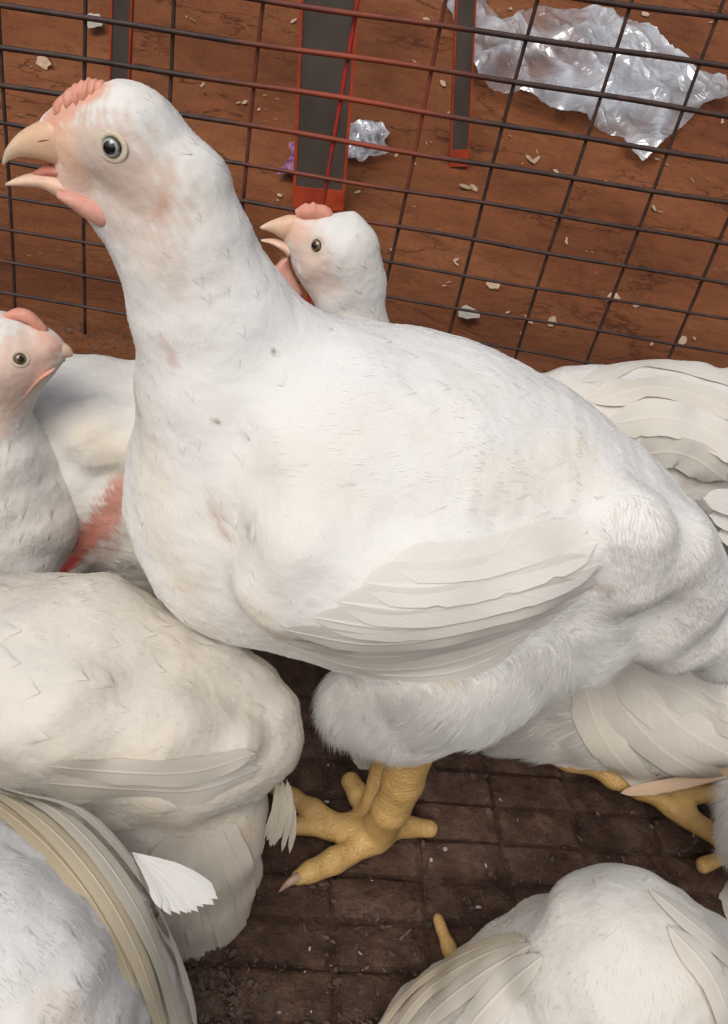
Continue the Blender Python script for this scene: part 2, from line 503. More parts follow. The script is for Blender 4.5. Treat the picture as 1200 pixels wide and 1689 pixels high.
        tdir = fl - nn * (fl * nn).sum(1)[:, None]
        bad = np.linalg.norm(tdir, axis=1) < .15
        tdir[bad] += np.array([.2, -.1, -.5]); tdir -= nn * (tdir * nn).sum(1)[:, None]
        tdir /= np.linalg.norm(tdir, axis=1)[:, None] + 1e-9
        side = np.cross(nn, tdir)
        L = length * np.maximum(np.where(fu < 1.2, fu * .5, fu), .12) * (.6 + .8 * rng.random(n))
        # tufts: strands close together lean the same way
        cell = .014
        key = np.floor(P / cell).astype(np.int64); hsh = (key[:, 0] * 73856093) ^ (key[:, 1] * 19349663) ^ (key[:, 2] * 83492791)
        hs = lambda k: (np.sin((hsh % 100003) * (12.9898 + k)) * 43758.5453) % 1.0 - .5
        sj = (hs(0) * .7 + rng.normal(0, .22, n)) * (1 + ff)
        lift = .05 + hs(3.7) * .03 + rng.normal(0, .02, n) + ff * (.17 + hs(5.1) * .25 + rng.normal(0, .10, n))
        d0 = tdir * 1.0 + side * (sj * .45)[:, None] + nn * np.clip(lift, .0, 1.2)[:, None]
        d0 /= np.linalg.norm(d0, axis=1)[:, None]
        d1 = d0 - nn * (np.clip(lift, .0, 1.2) * 1.1)[:, None] + np.array([0, 0, -.12])
        d1 /= np.linalg.norm(d1, axis=1)[:, None]
        pts = np.empty((n, 4, 3))
        pts[:, 0] = P - nn * .0006
        pts[:, 1] = P + d0 * (L * .33)[:, None]
        pts[:, 2] = pts[:, 1] + (d0 * .5 + d1 * .5) * (L * .33)[:, None]
        pts[:, 3] = pts[:, 2] + d1 * (L * .34)[:, None]
        rad = np.tile(np.array([.00010, .00010, .00007, .00001]), (n, 1))
        hc = bpy.data.hair_curves.new('down')
        hc.add_curves([4] * n)
        hc.attributes['position'].data.foreach_set('vector', (pts - self.base).astype(np.float32).ravel())
        ra = hc.attributes.get('radius') or hc.attributes.new('radius', 'FLOAT', 'POINT')
        ra.data.foreach_set('value', rad.astype(np.float32).ravel())
        ta = hc.attributes.new('tint', 'FLOAT_COLOR', 'CURVE')
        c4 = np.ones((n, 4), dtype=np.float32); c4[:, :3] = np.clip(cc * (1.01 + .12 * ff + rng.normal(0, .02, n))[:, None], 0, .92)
        ta.data.foreach_set('color', c4.ravel())
        hc.materials.append(M_DOWN)
        o = bpy.data.objects.new('down', hc); COL.objects.link(o); o.parent = self.root
        o['kind'] = 'stuff'
        return o

# ------------------------------------------------------------------ ground, pen floor, fence
def grid_sheet(x0, x1, y0, y1, nx, ny, zf):
    xs = np.linspace(x0, x1, nx); ys = np.linspace(y0, y1, ny)
    X, Y = np.meshgrid(xs, ys, indexing='ij'); Zv = zf(X, Y)
    V = np.stack([X, Y, Zv], -1).reshape(-1, 3)
    I = np.arange(nx * ny).reshape(nx, ny)
    Q = np.stack([I[:-1, :-1], I[1:, :-1], I[1:, 1:], I[:-1, 1:]], -1).reshape(-1, 4)
    return V, Q

def vnoise(X, Y, seed, f0, octs=4, ax=1.0, ay=1.0):
    r = np.random.default_rng(seed); out = np.zeros_like(X)
    for o in range(octs):
        for _ in range(5):
            a = r.uniform(0, 2 * math.pi); ph = r.uniform(0, 6.28); f = f0 * 2 ** o * r.uniform(.7, 1.3)
            out += np.sin((X * math.cos(a) * ax + Y * math.sin(a) * ay) * f + ph) / 2 ** o
    return out / 5

BANK0, BANK_SLOPE = 1.25, .42                      # the earth beyond the fence rises away from it
def bank_z(X, Y):
    t = np.maximum(Y - BANK0, 0)
    return BANK_SLOPE * (t - .15 * (1 - np.exp(-t / .15)))
def hit_bank(u, v):
    r = ray(u, v); t = -CAMH / r[2] if r[2] < -.05 else 20.0
    for _ in range(6):                                # Newton from beyond
        p = CAM + r * t; k = max(p[1] - BANK0, 0); e = math.exp(-k / .15)
        f = p[2] - BANK_SLOPE * (k - .15 * (1 - e)); df = r[2] - BANK_SLOPE * (1 - e) * r[1]
        t -= f / df
    return CAM + r * t

def make_earth():
    m, n, l, p = mat('red_earth')
    geo = n.new('ShaderNodeNewGeometry'); pos = geo.outputs['Position']
    n1 = noise(n, l, pos, 2.6, 6, .58, (1, 1.5, 1.5), .3)
    r1 = ramp(n, [(.3, (.15, .047, .016)), (.5, (.24, .081, .029)), (.72, (.315, .120, .048))]); l.new(n1.outputs[0], r1.inputs[0])
    n2 = noise(n, l, pos, 22, 8, .7, (1, 1.5, 1.5), .3)
    r2 = ramp(n, [(.30, (.74, .70, .68)), (.48, (1, 1, 1)), (.75, (1.08, 1.06, 1.03))]); l.new(n2.outputs[0], r2.inputs[0])
    c = mixc(n, l, 1.0, r1.outputs[0], r2.outputs[0], 'MULTIPLY')
    # a few long trodden cracks
    mp = n.new('ShaderNodeMapping'); mp.inputs['Scale'].default_value = (1.0, 2.2, 2.2); l.new(pos, mp.inputs['Vector'])
    n3 = noise(n, l, mp.outputs[0], 3.5, 5, .65)
    ad = n.new('ShaderNodeMix'); ad.data_type = 'VECTOR'; ad.inputs[0].default_value = .35
    l.new(mp.outputs[0], ad.inputs[4]); l.new(n3.outputs['Color'], ad.inputs[5])
    v = n.new('ShaderNodeTexVoronoi'); v.feature = 'DISTANCE_TO_EDGE'; v.inputs['Scale'].default_value = 4.5; l.new(ad.outputs[1], v.inputs['Vector'])
    rc = ramp(n, [(.0, (.0, .0, .0)), (.022, (1, 1, 1))]); l.new(v.outputs['Distance'], rc.inputs[0])
    gate = noise(n, l, pos, 4.1, 2, .5); rg = ramp(n, [(.45, (0, 0, 0)), (.58, (1, 1, 1))]); l.new(gate.outputs[0], rg.inputs[0])
    crack = mixc(n, l, rg.outputs[0], (1, 1, 1), rc.outputs[0])
    c = mixc(n, l, 1.0, c, mixc(n, l, crack, (.55, .48, .46), (1, 1, 1)), 'MULTIPLY')
    # pale chaff trodden into the earth
    v2 = n.new('ShaderNodeTexVoronoi'); v2.inputs['Scale'].default_value = 26; l.new(mp.outputs[0], v2.inputs['Vector'])
    rs = ramp(n, [(.07, (1, 1, 1)), (.11, (0, 0, 0))]); l.new(v2.outputs['Distance'], rs.inputs[0])
    n5 = noise(n, l, pos, 7, 2, .5); rn = ramp(n, [(.56, (0, 0, 0)), (.62, (1, 1, 1))]); l.new(n5.outputs[0], rn.inputs[0])
    sp = mixc(n, l, 1.0, rs.outputs[0], rn.outputs[0], 'MULTIPLY')
    c = mixc(n, l, sp, c, (.42, .27, .16))
    l.new(c, p.inputs['Base Color'])
    p.inputs['Roughness'].default_value = .8; p.inputs['Specular IOR Level'].default_value = .25
    b = bump(n, l, crack, .6, .008, p)
    bump(n, l, n2.outputs[0], .9, .022, p, b)
    return m

def make_floor_mat(name, tint):
    m, n, l, p = mat(name)
    geo = n.new('ShaderNodeNewGeometry'); pos = geo.outputs['Position']
    oi = n.new('ShaderNodeObjectInfo')
    n1 = noise(n, l, pos, 38, 7, .68)
    r1 = ramp(n, [(.30, (.050, .030, .021)), (.5, (.140, .088, .064)), (.70, (.275, .195, .150))]); l.new(n1.outputs[0], r1.inputs[0])
    n2 = noise(n, l, pos, 7, 3, .6); r2 = ramp(n, [(.35, (.72, .66, .62)), (.65, (1.12, 1.08, 1.05))]); l.new(n2.outputs[0], r2.inputs[0])
    c = mixc(n, l, 1.0, r1.outputs[0], r2.outputs[0], 'MULTIPLY')
    rr = ramp(n, [(.0, (.82, .8, .8)), (1., (1.15, 1.12, 1.1))]); l.new(oi.outputs['Random'], rr.inputs[0])
    c = mixc(n, l, 1.0, c, rr.outputs[0], 'MULTIPLY')
    c = mixc(n, l, 1.0, c, tint, 'MULTIPLY')
    n4 = noise(n, l, pos, 260, 3, .7); r4 = ramp(n, [(.66, (0, 0, 0)), (.74, (1, 1, 1))]); l.new(n4.outputs[0], r4.inputs[0])
    c = mixc(n, l, r4.outputs[0], c, (.24, .18, .14))
    l.new(c, p.inputs['Base Color'])
    p.inputs['Roughness'].default_value = .72; p.inputs['Specular IOR Level'].default_value = .3
    b = bump(n, l, n1.outputs[0], 1.0, .012, p)
    n6 = noise(n, l, pos, 160, 5, .75)
    bump(n, l, n6.outputs[0], .9, .006, p, b)
    return m

M_EARTH = make_earth()
M_BRICK = make_floor_mat('trodden_brick', (1.0, .95, .92))
M_JOINT = make_floor_mat('joint_dirt', (.80, .74, .70))

V, Q = grid_sheet(-40, 40, .95, 1.6, 161, 40, lambda X, Y: bank_z(X, Y) - .004 + .0025 * vnoise(X, Y, 3, 14, 4, .6, 2))
earth = mesh_obj('earth_ground', V, Q, M_EARTH)
def far_z(X, Y): return bank_z(X, Y) - .004 + .0025 * vnoise(X, Y, 3, 14, 4, .6, 2)
V, Q = grid_sheet(-40, 40, 1.6, 60, 161, 160, far_z)
bank = mesh_obj('earth_bank', V, Q, M_EARTH)
tag(earth, kind='structure'); tag(bank, kind='structure')
V, Q = grid_sheet(-40, 40, -40, .95, 3, 3, lambda X, Y: X * 0 - .0030)
floor = mesh_obj('pen_floor', V, Q, M_JOINT)
tag(floor, kind='structure')

# bricks of the pen floor, laid in straight rows; the joints run as in the photo
def brick_mesh(w, d, h, seed):
    r = np.random.default_rng(seed); b = .0035
    V = []
    nx, ny = 5, 4
    xs = np.concatenate([[-w / 2, -w / 2 + b], np.linspace(-w / 2 + b, w / 2 - b, nx - 2)[1:-1], [w / 2 - b, w / 2]])
    ys = np.concatenate([[-d / 2, -d / 2 + b], [d / 2 - b, d / 2]])
    for i, x in enumerate(xs):
        for j, y in enumerate(ys):
            edge = i in (0, len(xs) - 1) or j in (0, len(ys) - 1)
            z = h - (.0026 if edge else 0) + r.uniform(-.0011, .0009)
            V.append((x + r.uniform(-.0012, .0012), y + r.uniform(-.0010, .0010), z))
    nX, nY = len(xs), len(ys)
    F = [(i * nY + j, (i + 1) * nY + j, (i + 1) * nY + j + 1, i * nY + j + 1) for i in range(nX - 1) for j in range(nY - 1)]
    ring = [i * nY for i in range(nX)] + [(nX - 1) * nY + j for j in range(1, nY)] + [i * nY + nY - 1 for i in range(nX - 2, -1, -1)] + [j for j in range(nY - 2, 0, -1)]
    n0 = len(V)
    for k in ring: V.append((V[k][0], V[k][1], -.004))
    m = len(ring)
    for k in range(m): F.append((ring[k], n0 + k, n0 + (k + 1) % m, ring[(k + 1) % m]))
    return V, F
BW, BD = .0605, .0295
pa, pb = atZ(689, 1380, 0), atZ(700, 1470, 0)
GA = math.atan2((pa - pb)[0], (pa - pb)[1])          # lean of the joints that run away from the camera
gx, gy = np.array([math.cos(GA), -math.sin(GA)]), np.array([math.sin(GA), math.cos(GA)])
g0 = pa[:2]
protos = []
for s in range(6):
    Vb, Fb = brick_mesh(BW - .0026, BD - .0024, .0, s)
    me = bpy.data.meshes.new('brick'); me.from_pydata(Vb, [], Fb); me.materials.append(M_BRICK)
    me.polygons.foreach_set('use_smooth', [True] * len(me.polygons)); protos.append(me)
nb = 0
for i in range(-14, 15):
    for j in range(-16, 18):
        c = g0 + gx * (i + .5) * BW + gy * (j + .5) * BD
        if c[1] > .93 or c[1] < -.2: continue
        q = to_px(np.array([c[0], c[1], 0]))
        if q[2] < .05 or q[0] < -120 or q[0] > 1320 or q[1] < 380 or q[1] > 1800: continue
        # only the bricks that show between the birds, plus a margin
        show = (360 < q[0] < 1230 and 1180 < q[1] < 1750) or (60 < q[0] < 330 and 480 < q[1] < 640) or (430 < q[0] < 560 and 1080 < q[1] < 1300) or (280 < q[0] < 460 and 1500 < q[1] < 1760)
        if not show: continue
        o = bpy.data.objects.new('brick', protos[rng.integers(6)]); COL.objects.link(o); o.parent = floor
        o.location = (c[0], c[1], rng.uniform(-.0018, .0012)); o.rotation_euler = (rng.normal(0, .012), rng.normal(0, .008), -GA + rng.normal(0, .012) + (math.pi if rng.random() < .5 else 0))
        nb += 1
print('bricks', nb)

# fence ------------------------------------------------------------
FY = 1.0
def make_wire():
    m, n, l, p = mat('rusty_wire')
    geo = n.new('ShaderNodeNewGeometry'); pos = geo.outputs['Position']
    n1 = noise(n, l, pos, 45, 5, .65)
    r1 = ramp(n, [(.3, (.016, .010, .009)), (.55, (.050, .024, .018)), (.78, (.105, .046, .028))]); l.new(n1.outputs[0], r1.inputs[0])
    # left-over red lead paint round the post the fence is tied to
    vm = n.new('ShaderNodeVectorMath'); vm.operation = 'DISTANCE'; l.new(pos, vm.inputs[0]); vm.inputs[1].default_value = (.035, FY, .33)
    n2 = noise(n, l, pos, 22, 4, .6)
    ma = n.new('ShaderNodeMath'); ma.operation = 'MULTIPLY_ADD'; l.new(n2.outputs[0], ma.inputs[0]); ma.inputs[1].default_value = .16; l.new(vm.outputs['Value'], ma.inputs[2])
    r2 = ramp(n, [(.10, (1, 1, 1)), (.24, (0, 0, 0))]); l.new(ma.outputs[0], r2.inputs[0])
    c = mixc(n, l, r2.outputs[0], r1.outputs[0], (.30, .050, .018))
    l.new(c, p.inputs['Base Color']); p.inputs['Roughness'].default_value = .6; p.inputs['Metallic'].default_value = .0
    bump(n, l, n1.outputs[0], .6, .0012, p)
    return m
M_WIRE = make_wire()
M_REDWIRE = make_flesh('red_wire_paint', (.42, .022, .012), (.20, .03, .02), 60, .5, .0008, 0)

fence = bpy.data.objects.new('wire_mesh_fence', None); COL.objects.link(fence); fence.location = (0.03, FY, 0)
tag(fence, 'rusty welded wire mesh fence between the pen and the red earth', 'fence')
def tube(name, P, rad, m, parent, base, sides=8):
    P = np.asarray(P, float); T = np.gradient(P, axis=0); T /= np.linalg.norm(T, axis=1)[:, None]
    up = np.array([.0, 1, .0]) if abs(T[0][1]) < .9 else np.array([1., 0, 0])
    A = np.cross(T, up); A /= np.linalg.norm(A, axis=1)[:, None]; B = np.cross(T, A)
    R = np.broadcast_to(rad, (len(P),))
    th = np.arange(sides) * 2 * math.pi / sides
    V = (P[:, None] + (A[:, None] * np.cos(th)[None, :, None] + B[:, None] * np.sin(th)[None, :, None]) * R[:, None, None]).reshape(-1, 3)
    F = [(i * sides + k, i * sides + (k + 1) % sides, (i + 1) * sides + (k + 1) % sides, (i + 1) * sides + k) for i in range(len(P) - 1) for k in range(sides)]
    F += [tuple(range(sides))[::-1], tuple((len(P) - 1) * sides + k for k in range(sides))]
    return mesh_obj(name, V, F, m, parent, at=base)
XR = np.linspace(-.62, 1.02, 42)
def row_z(i, x):
    a, b = .349 - .0385 * i, .381 - .0433 * i
    return a + (b - a) * (x + .325) / .625
for i in range(-5, 9):
    wob = .0010 * np.sin(XR * 9 + i * 1.7) + .0007 * np.sin(XR * 23 + i)
    yw = FY - .0028 + .0025 * np.sin(XR * 5 + i * .8)
    z = row_z(i, XR) + wob
    keep = z > .004
    if keep.sum() < 4: continue
    tube('horizontal_wire', np.stack([XR, yw, z], 1)[keep], .0029 if i < 3 else .0024 if i < 5 else .0020, M_WIRE, fence, fence.location)
cols = [-.60, -.512, -.42, -.327, -.2435, -.155, -.066, .026, .116, .207, .301, .395, .496, .59, .685, .78, .875]
for k, x in enumerate(cols):
    zz = np.linspace(.002, .60, 24)
    xw = x + .0012 * np.sin(zz * 14 + k * 2.1) ; yw = FY + .0010 + .0025 * np.sin(x * 5 + zz * 3)
    tube('vertical_wire', np.stack([xw, yw, zz], 1), .0021 if k != 7 else .0025, M_REDWIRE if k == 7 else M_WIRE, fence, fence.location)

# grey posts with red edges on the bank behind the fence
def make_post_mat():
    m, n, l, p = mat('grey_post_paint')
    geo = n.new('ShaderNodeNewGeometry')
    n1 = noise(n, l, geo.outputs['Position'], 18, 5, .6, (1, 1, .4))
    r1 = ramp(n, [(.3, (.048, .036, .028)), (.7, (.090, .074, .062))]); l.new(n1.outputs[0], r1.inputs[0])
    l.new(r1.outputs[0], p.inputs['Base Color']); p.inputs['Roughness'].default_value = .55
    bump(n, l, n1.outputs[0], .3, .003, p)
    return m
M_POST = make_post_mat()
M_POSTRED = make_flesh('red_lead_paint', (.44, .055, .014), (.30, .035, .012), 30, .6, .002, 0)
def box(V, F, c, ax, s):
    """append an oriented box: centre, three unit axes, half sizes"""
    n0 = len(V); c = np.asarray(c)
    for i in (-1, 1):
        for j in (-1, 1):
            for k in (-1, 1): V.append(c + ax[0] * s[0] * i + ax[1] * s[1] * j + ax[2] * s[2] * k)
    for f in ((0, 1, 3, 2), (4, 6, 7, 5), (0, 4, 5, 1), (2, 3, 7, 6), (0, 2, 6, 4), (1, 5, 7, 3)): F.append(tuple(n0 + q for q in f))
def post(label, u0, v0, u1, w_px, foot_red, thin=.5):
    """stands on the bank at photo position (u0, v0); its head runs up past the frame above u1"""
    b = hit_bank(u0, v0); w = w_px * depth(b) / FPX
    top = atY(u1, -160, b[1] - .02)
    ax_z = top - b; Lh = np.linalg.norm(ax_z); ax_z /= Lh
    ax_x = np.array([1., 0, 0]); ax_x -= ax_z * (ax_x @ ax_z); ax_x /= np.linalg.norm(ax_x); ax_y = np.cross(ax_z, ax_x)
    AX = (ax_x, ax_y, ax_z)
    e = bpy.data.objects.new('steel_post', None); COL.objects.link(e); e.location = b
    tag(e, label, 'post', 'grey posts with red edges behind the fence')
    V, F = [], []; box(V, F, b + ax_z * (Lh / 2 - .03), AX, (w / 2, w * thin / 2, Lh / 2 + .05)); mesh_obj('shaft', V, F, M_POST, e, False, at=b)
    for s in (-1, 1):
        V, F = [], []; box(V, F, b + ax_x * s * (w / 2 + w * .022) + ax_z * (Lh / 2 - .03), AX, (w * .022 + .0008, w * thin / 2 + .002, Lh / 2 + .048)); mesh_obj('edge_strip', V, F, M_POSTRED, e, False, at=b)
    if foot_red:
        V, F = [], []; box(V, F, b + ax_z * foot_red * .5, AX, (w * .53, w * thin / 2 + .004, foot_red * .5)); mesh_obj('foot', V, F, M_POSTRED, e, False, at=b)
    return e
post('wide grey steel post with red foot behind the small hen head', 525, 338, 553, 76, .035)
post('narrow grey post with red edges in front of the crumpled plastic sheet', 756, 272, 775, 27, .03)
post('slim grey post rising above the crown of the standing white hen', 196, 190, 207, 28, 0)

# ------------------------------------------------------------------ rubbish lying on the earth
def make_plastic():
    m, n, l, p = mat('clear_plastic')
    geo = n.new('ShaderNodeNewGeometry')
    p.inputs['Base Color'].default_value = (.90, .91, .93, 1); p.inputs['Roughness'].default_value = .16; p.inputs['Metallic'].default_value = .5
    p.inputs['Specular IOR Level'].default_value = .9; p.inputs['Coat Weight'].default_value = .6; p.inputs['Coat Roughness'].default_value = .05
    n1 = noise(n, l, geo.outputs['Position'], 11, 5, .6, None, 1.0); bump(n, l, n1.outputs[0], .5, .02, p)
    tr = n.new('ShaderNodeBsdfTransparent'); tr.inputs[0].default_value = (.93, .93, .95, 1)
    mx = n.new('ShaderNodeMixShader'); a = attr(n, 'Col')
    l.new(a.outputs['Fac'], mx.inputs[0]); l.new(tr.outputs[0], mx.inputs[1]); l.new(p.outputs[0], mx.inputs[2])
    l.new(mx.outputs[0], n['Material Output'].inputs['Surface'])
    return m
M_PLASTIC = make_plastic()
def inside(poly, X, Y):
    poly = np.asarray(poly, float); c = np.zeros(X.shape, bool)
    for (x0, y0), (x1, y1) in zip(poly, np.roll(poly, -1, 0)):
        m = (y0 > Y) != (y1 > Y)
        with np.errstate(divide='ignore', invalid='ignore'): c ^= m & (X < (x1 - x0) * (Y - y0) / (y1 - y0) + x0)
    return c
BN = np.array([0, -BANK_SLOPE, 1.0]); BN /= np.linalg.norm(BN)
def crumple(name, polys, step, amp, m, seed, label, cat, freq, smooth=False):
    """a crumpled sheet lying on the bank, its outline given in photo positions"""
    allp = np.concatenate([np.asarray(q, float) for q in polys]); lo, hi = allp.min(0), allp.max(0)
    us = np.arange(lo[0], hi[0] + step, step); vs_ = np.arange(lo[1], hi[1] + step, step)
    U, Vv = np.meshgrid(us, vs_, indexing='ij')
    r = np.random.default_rng(seed)
    ins = np.zeros(U.shape, bool)
    for q in polys: ins |= inside(q, U, Vv)
    cell = ins[:-1, :-1] | ins[1:, :-1] | ins[1:, 1:] | ins[:-1, 1:]
    best = np.full(U.shape, 1e9); SU, SV = U.copy(), Vv.copy()                    # corners outside slide onto the outline
    for q in polys:
        q = np.asarray(q, float)
        for (x0, y0), (x1, y1) in zip(q, np.roll(q, -1, 0)):
            L2 = (x1 - x0) ** 2 + (y1 - y0) ** 2; tt = np.clip(((U - x0) * (x1 - x0) + (Vv - y0) * (y1 - y0)) / L2, 0, 1)
            cx, cy = x0 + tt * (x1 - x0), y0 + tt * (y1 - y0); dd = (U - cx) ** 2 + (Vv - cy) ** 2
            b_ = (dd < best) & ~ins; best[b_] = dd[b_]; SU[b_] = cx[b_]; SV[b_] = cy[b_]
    PB = np.array([[hit_bank(SU[i, j], SV[i, j]) if best[i, j] < step * step * 4 or ins[i, j] else (0., 2., 0.) for j in range(len(vs_))] for i in range(len(us))])
    X = PB[..., 0]; Y = np.hypot(PB[..., 1], PB[..., 2])
    hgt = np.zeros_like(X); fold = np.zeros_like(X)
    for k in range(9):
        a = r.uniform(-.5, .9) if k < 6 else r.uniform(0, 3.14); f = freq * r.uniform(.6, 2.4); ph = r.uniform(0, 6.28)
        w = X * math.cos(a) + Y * math.sin(a) + .04 * np.sin(X * 7 + ph) + .03 * np.sin(Y * 9 + ph)
        rdg = 1 - np.abs(np.sin(w * f + ph)); hgt += rdg ** 2 / (1 + k * .25); fold = np.maximum(fold, rdg ** 6 * r.uniform(.3, 1.0))
    hgt = hgt / 3.0
    dens = np.clip(.22 + .9 * fold + .5 * np.clip(vnoise(X, Y, seed, freq * .9, 3) * 3, 0, 1) + .2 * vnoise(X, Y, seed + 1, freq * 3, 2), .05, .95)
    hgt = hgt + r.normal(0, .035, hgt.shape)
    G = PB + BN * (.012 + amp * hgt)[..., None] + np.array([1, 0, 0]) * (amp * .4 * np.sin(Y * freq * 2))[..., None]
    I = np.arange(U.size).reshape(U.shape)
    Q = np.stack([I[:-1, :-1], I[1:, :-1], I[1:, 1:], I[:-1, 1:]], -1)[cell].reshape(-1, 4)
    alt = r.random(len(Q)) < .5                       # facets: split each cell along one diagonal or the other
    Q = np.where(alt[:, None], Q, np.roll(Q, 1, 1)); Q = np.concatenate([Q[:, [0, 1, 2]], Q[:, [0, 2, 3]]])
    used = np.unique(Q); mp_ = -np.ones(U.size, int); mp_[used] = np.arange(len(used))
    base = G.reshape(-1, 3)[used].mean(0)
    o = mesh_obj(name, G.reshape(-1, 3)[used], mp_[Q], m, None, smooth, at=base, color=np.repeat(dens.reshape(-1)[used][:, None], 3, 1))
    tag(o, label, cat)
    return o
crumple('plastic_sheet', [[(742, -60), (795, -60), (812, 20), (835, 62), (880, 42), (940, 38), (1040, 46), (1085, 70), (1112, 95), (1132, 122), (1192, 140), (1182, 182), (1132, 186), (1112, 240), (1090, 272), (1062, 282), (1045, 262), (1030, 243), (970, 226), (880, 190), (782, 152), (742, 122), (735, 60)]], 8, .055, M_PLASTIC, 5, 'crumpled clear plastic sheet on the red earth behind the fence', 'plastic sheet', 8)
crumple('plastic_scrap', [[(566, 214), (600, 212), (630, 212), (637, 232), (634, 250), (642, 262), (620, 272), (590, 276), (564, 270)]], 4, .012, M_PLASTIC, 8, 'small scrap of cloudy plastic beside the wide grey post', 'plastic scrap', 60)
M_WRAP = make_flesh('wrapper_print', (.46, .24, .40), (.16, .05, .13), 60, .3, .002, 0)
crumple('sweet_wrapper', [[(477, 248), (496, 246), (497, 290), (480, 300), (456, 299), (458, 288), (474, 280)]], 4, .008, M_WRAP, 9, 'small purple and white wrapper left of the wide grey post', 'wrapper', 70)
M_TAG = make_flesh('pale_scrap', (.50, .46, .40), (.34, .29, .24), 50, .7, .002, 0)
crumple('paper_scrap', [[(143, 37), (168, 37), (168, 56), (150, 60), (143, 52)]], 3, .008, M_TAG, 10, 'small grey paper scrap on the earth above the standing hen beak', 'paper scrap', 60)
crumple('flat_stone', [[(750, 520), (765, 512), (785, 524), (786, 533), (768, 537), (752, 531)]], 3, .004, M_TAG, 12, 'flat pale stone on the earth just above the hen back', 'stone', 40)

def scatter(name, label, cat, spots, size, m, seed, normal, zfun, elong=2.2):
    """many small flakes, one object"""
    r = np.random.default_rng(seed); V, F = [], []
    for (x, y, z) in spots:
        s = size * float(np.clip(r.lognormal(-.25, .55), .25, 2.2)); a = r.uniform(0, 6.28); e = r.uniform(.35, 1.0)
        k = r.integers(5, 8); n0 = len(V); tl = r.normal(0, .25, 2)
        ax = np.array([math.cos(a), math.sin(a), 0]); ay = np.array([-math.sin(a), math.cos(a), 0])
        for lev in (0, 1):
            for q in range(k):
                t = q * 2 * math.pi / k; rr = r.uniform(.7, 1.1)
                p = ax * math.cos(t) * s * rr * elong ** .5 + ay * math.sin(t) * s * e * rr
                dz = p[0] * tl[0] + p[1] * tl[1]
                if normal is not None: dz += -(normal[1] / normal[2]) * p[1]
                V.append((x + p[0], y + p[1], z + dz + abs(s) * .12 + lev * s * .22))
        F.append(tuple(n0 + k + q for q in range(k)))
        for q in range(k): F.append((n0 + q, n0 + (q + 1) % k, n0 + k + (q + 1) % k, n0 + k + q))
    o = mesh_obj(name, V, F, m, None, False); tag(o, label, cat, kind='stuff'); return o
M_CHAFF = make_flesh('chaff', (.52, .38, .26), (.34, .22, .14), 40, .8, .001, 0)
M_GRIT = make_flesh('floor_grit', (.13, .092, .07), (.04, .025, .02), 30, .85, .001, 0)
r_ = np.random.default_rng(21)
sp = []
for u, v in [(700, 30), (690, 107), (705, 232), (668, 265), (720, 180), (775, 310), (800, 305), (868, 268), (1003, 20), (1060, 28), (840, 10), (600, 318), (460, 324), (1180, 208), (1010, 495), (940, 400), (1040, 500), (1052, 507), (910, 532), (870, 525), (835, 520), (745, 430), (1140, 560), (310, 32), (1090, 345), (1100, 265), (895, 265), (330, 145), (395, 170), (60, 110), (740, 470)]:
    for _ in range(2):
        p = hit_bank(u + r_.normal(0, 9), v + r_.normal(0, 5)); sp.append(p)
for _ in range(25):
    p = hit_bank(r_.uniform(-50, 1250), r_.uniform(20, 600)); sp.append(p)
scatter('chaff', 'pale chaff flakes trodden into the red earth behind the fence', 'chaff', sp, .0052, M_CHAFF, 3, BN, None)
sp = []
for _ in range(1500):
    p = atZ(r_.uniform(300, 1250), r_.uniform(1180, 1720), 0); sp.append((p[0], p[1], .0005))
for _ in range(500):
    p = atZ(r_.normal(340, 45), r_.normal(1640, 45), 0); sp.append((p[0], p[1], .001))
for _ in range(300):
    p = atZ(r_.uniform(60, 230), r_.uniform(535, 600), 0); sp.append((p[0], p[1], .001))
scatter('floor_grit', 'crumbs of dry droppings and grit on the brick floor', 'grit', sp, .0011, M_GRIT, 4, None, None)
sp = []
for _ in range(45):
    p = atZ(r_.uniform(380, 1230), r_.uniform(1220, 1700), 0); sp.append((p[0], p[1], .0012))
scatter('floor_flakes', 'pale flakes and feather bits scattered on the brick floor', 'flakes', sp, .0010, M_TAG, 6, None, None, 2)

# ------------------------------------------------------------------ parts of a bird
def part(bird, name, V, F, m, parent=None, **kw):
    return mesh_obj(name, V, F, m, parent or bird.root, at=bird.base, **kw)

def interp_path(pts, n):
    pts = np.asarray(pts, float)
    if len(pts) == 2: return pts[0] + (pts[1] - pts[0]) * np.linspace(0, 1, n)[:, None]
    seg = np.concatenate([[0], np.cumsum(np.linalg.norm(np.diff(pts, axis=0), axis=1))]); s = np.linspace(0, seg[-1], n)
    # Catmull-Rom through the points
    m = np.gradient(pts, seg, axis=0); out = np.empty((n, pts.shape[1]))
    for i, x in enumerate(s):
        k = min(max(np.searchsorted(seg, x, side='right') - 1, 0), len(pts) - 2)
        hh = seg[k + 1] - seg[k]; t = (x - seg[k]) / hh
        out[i] = (2 * t**3 - 3 * t**2 + 1) * pts[k] + (t**3 - 2 * t**2 + t) * hh * m[k] + (-2 * t**3 + 3 * t**2) * pts[k + 1] + (t**3 - t**2) * hh * m[k + 1]
    return out

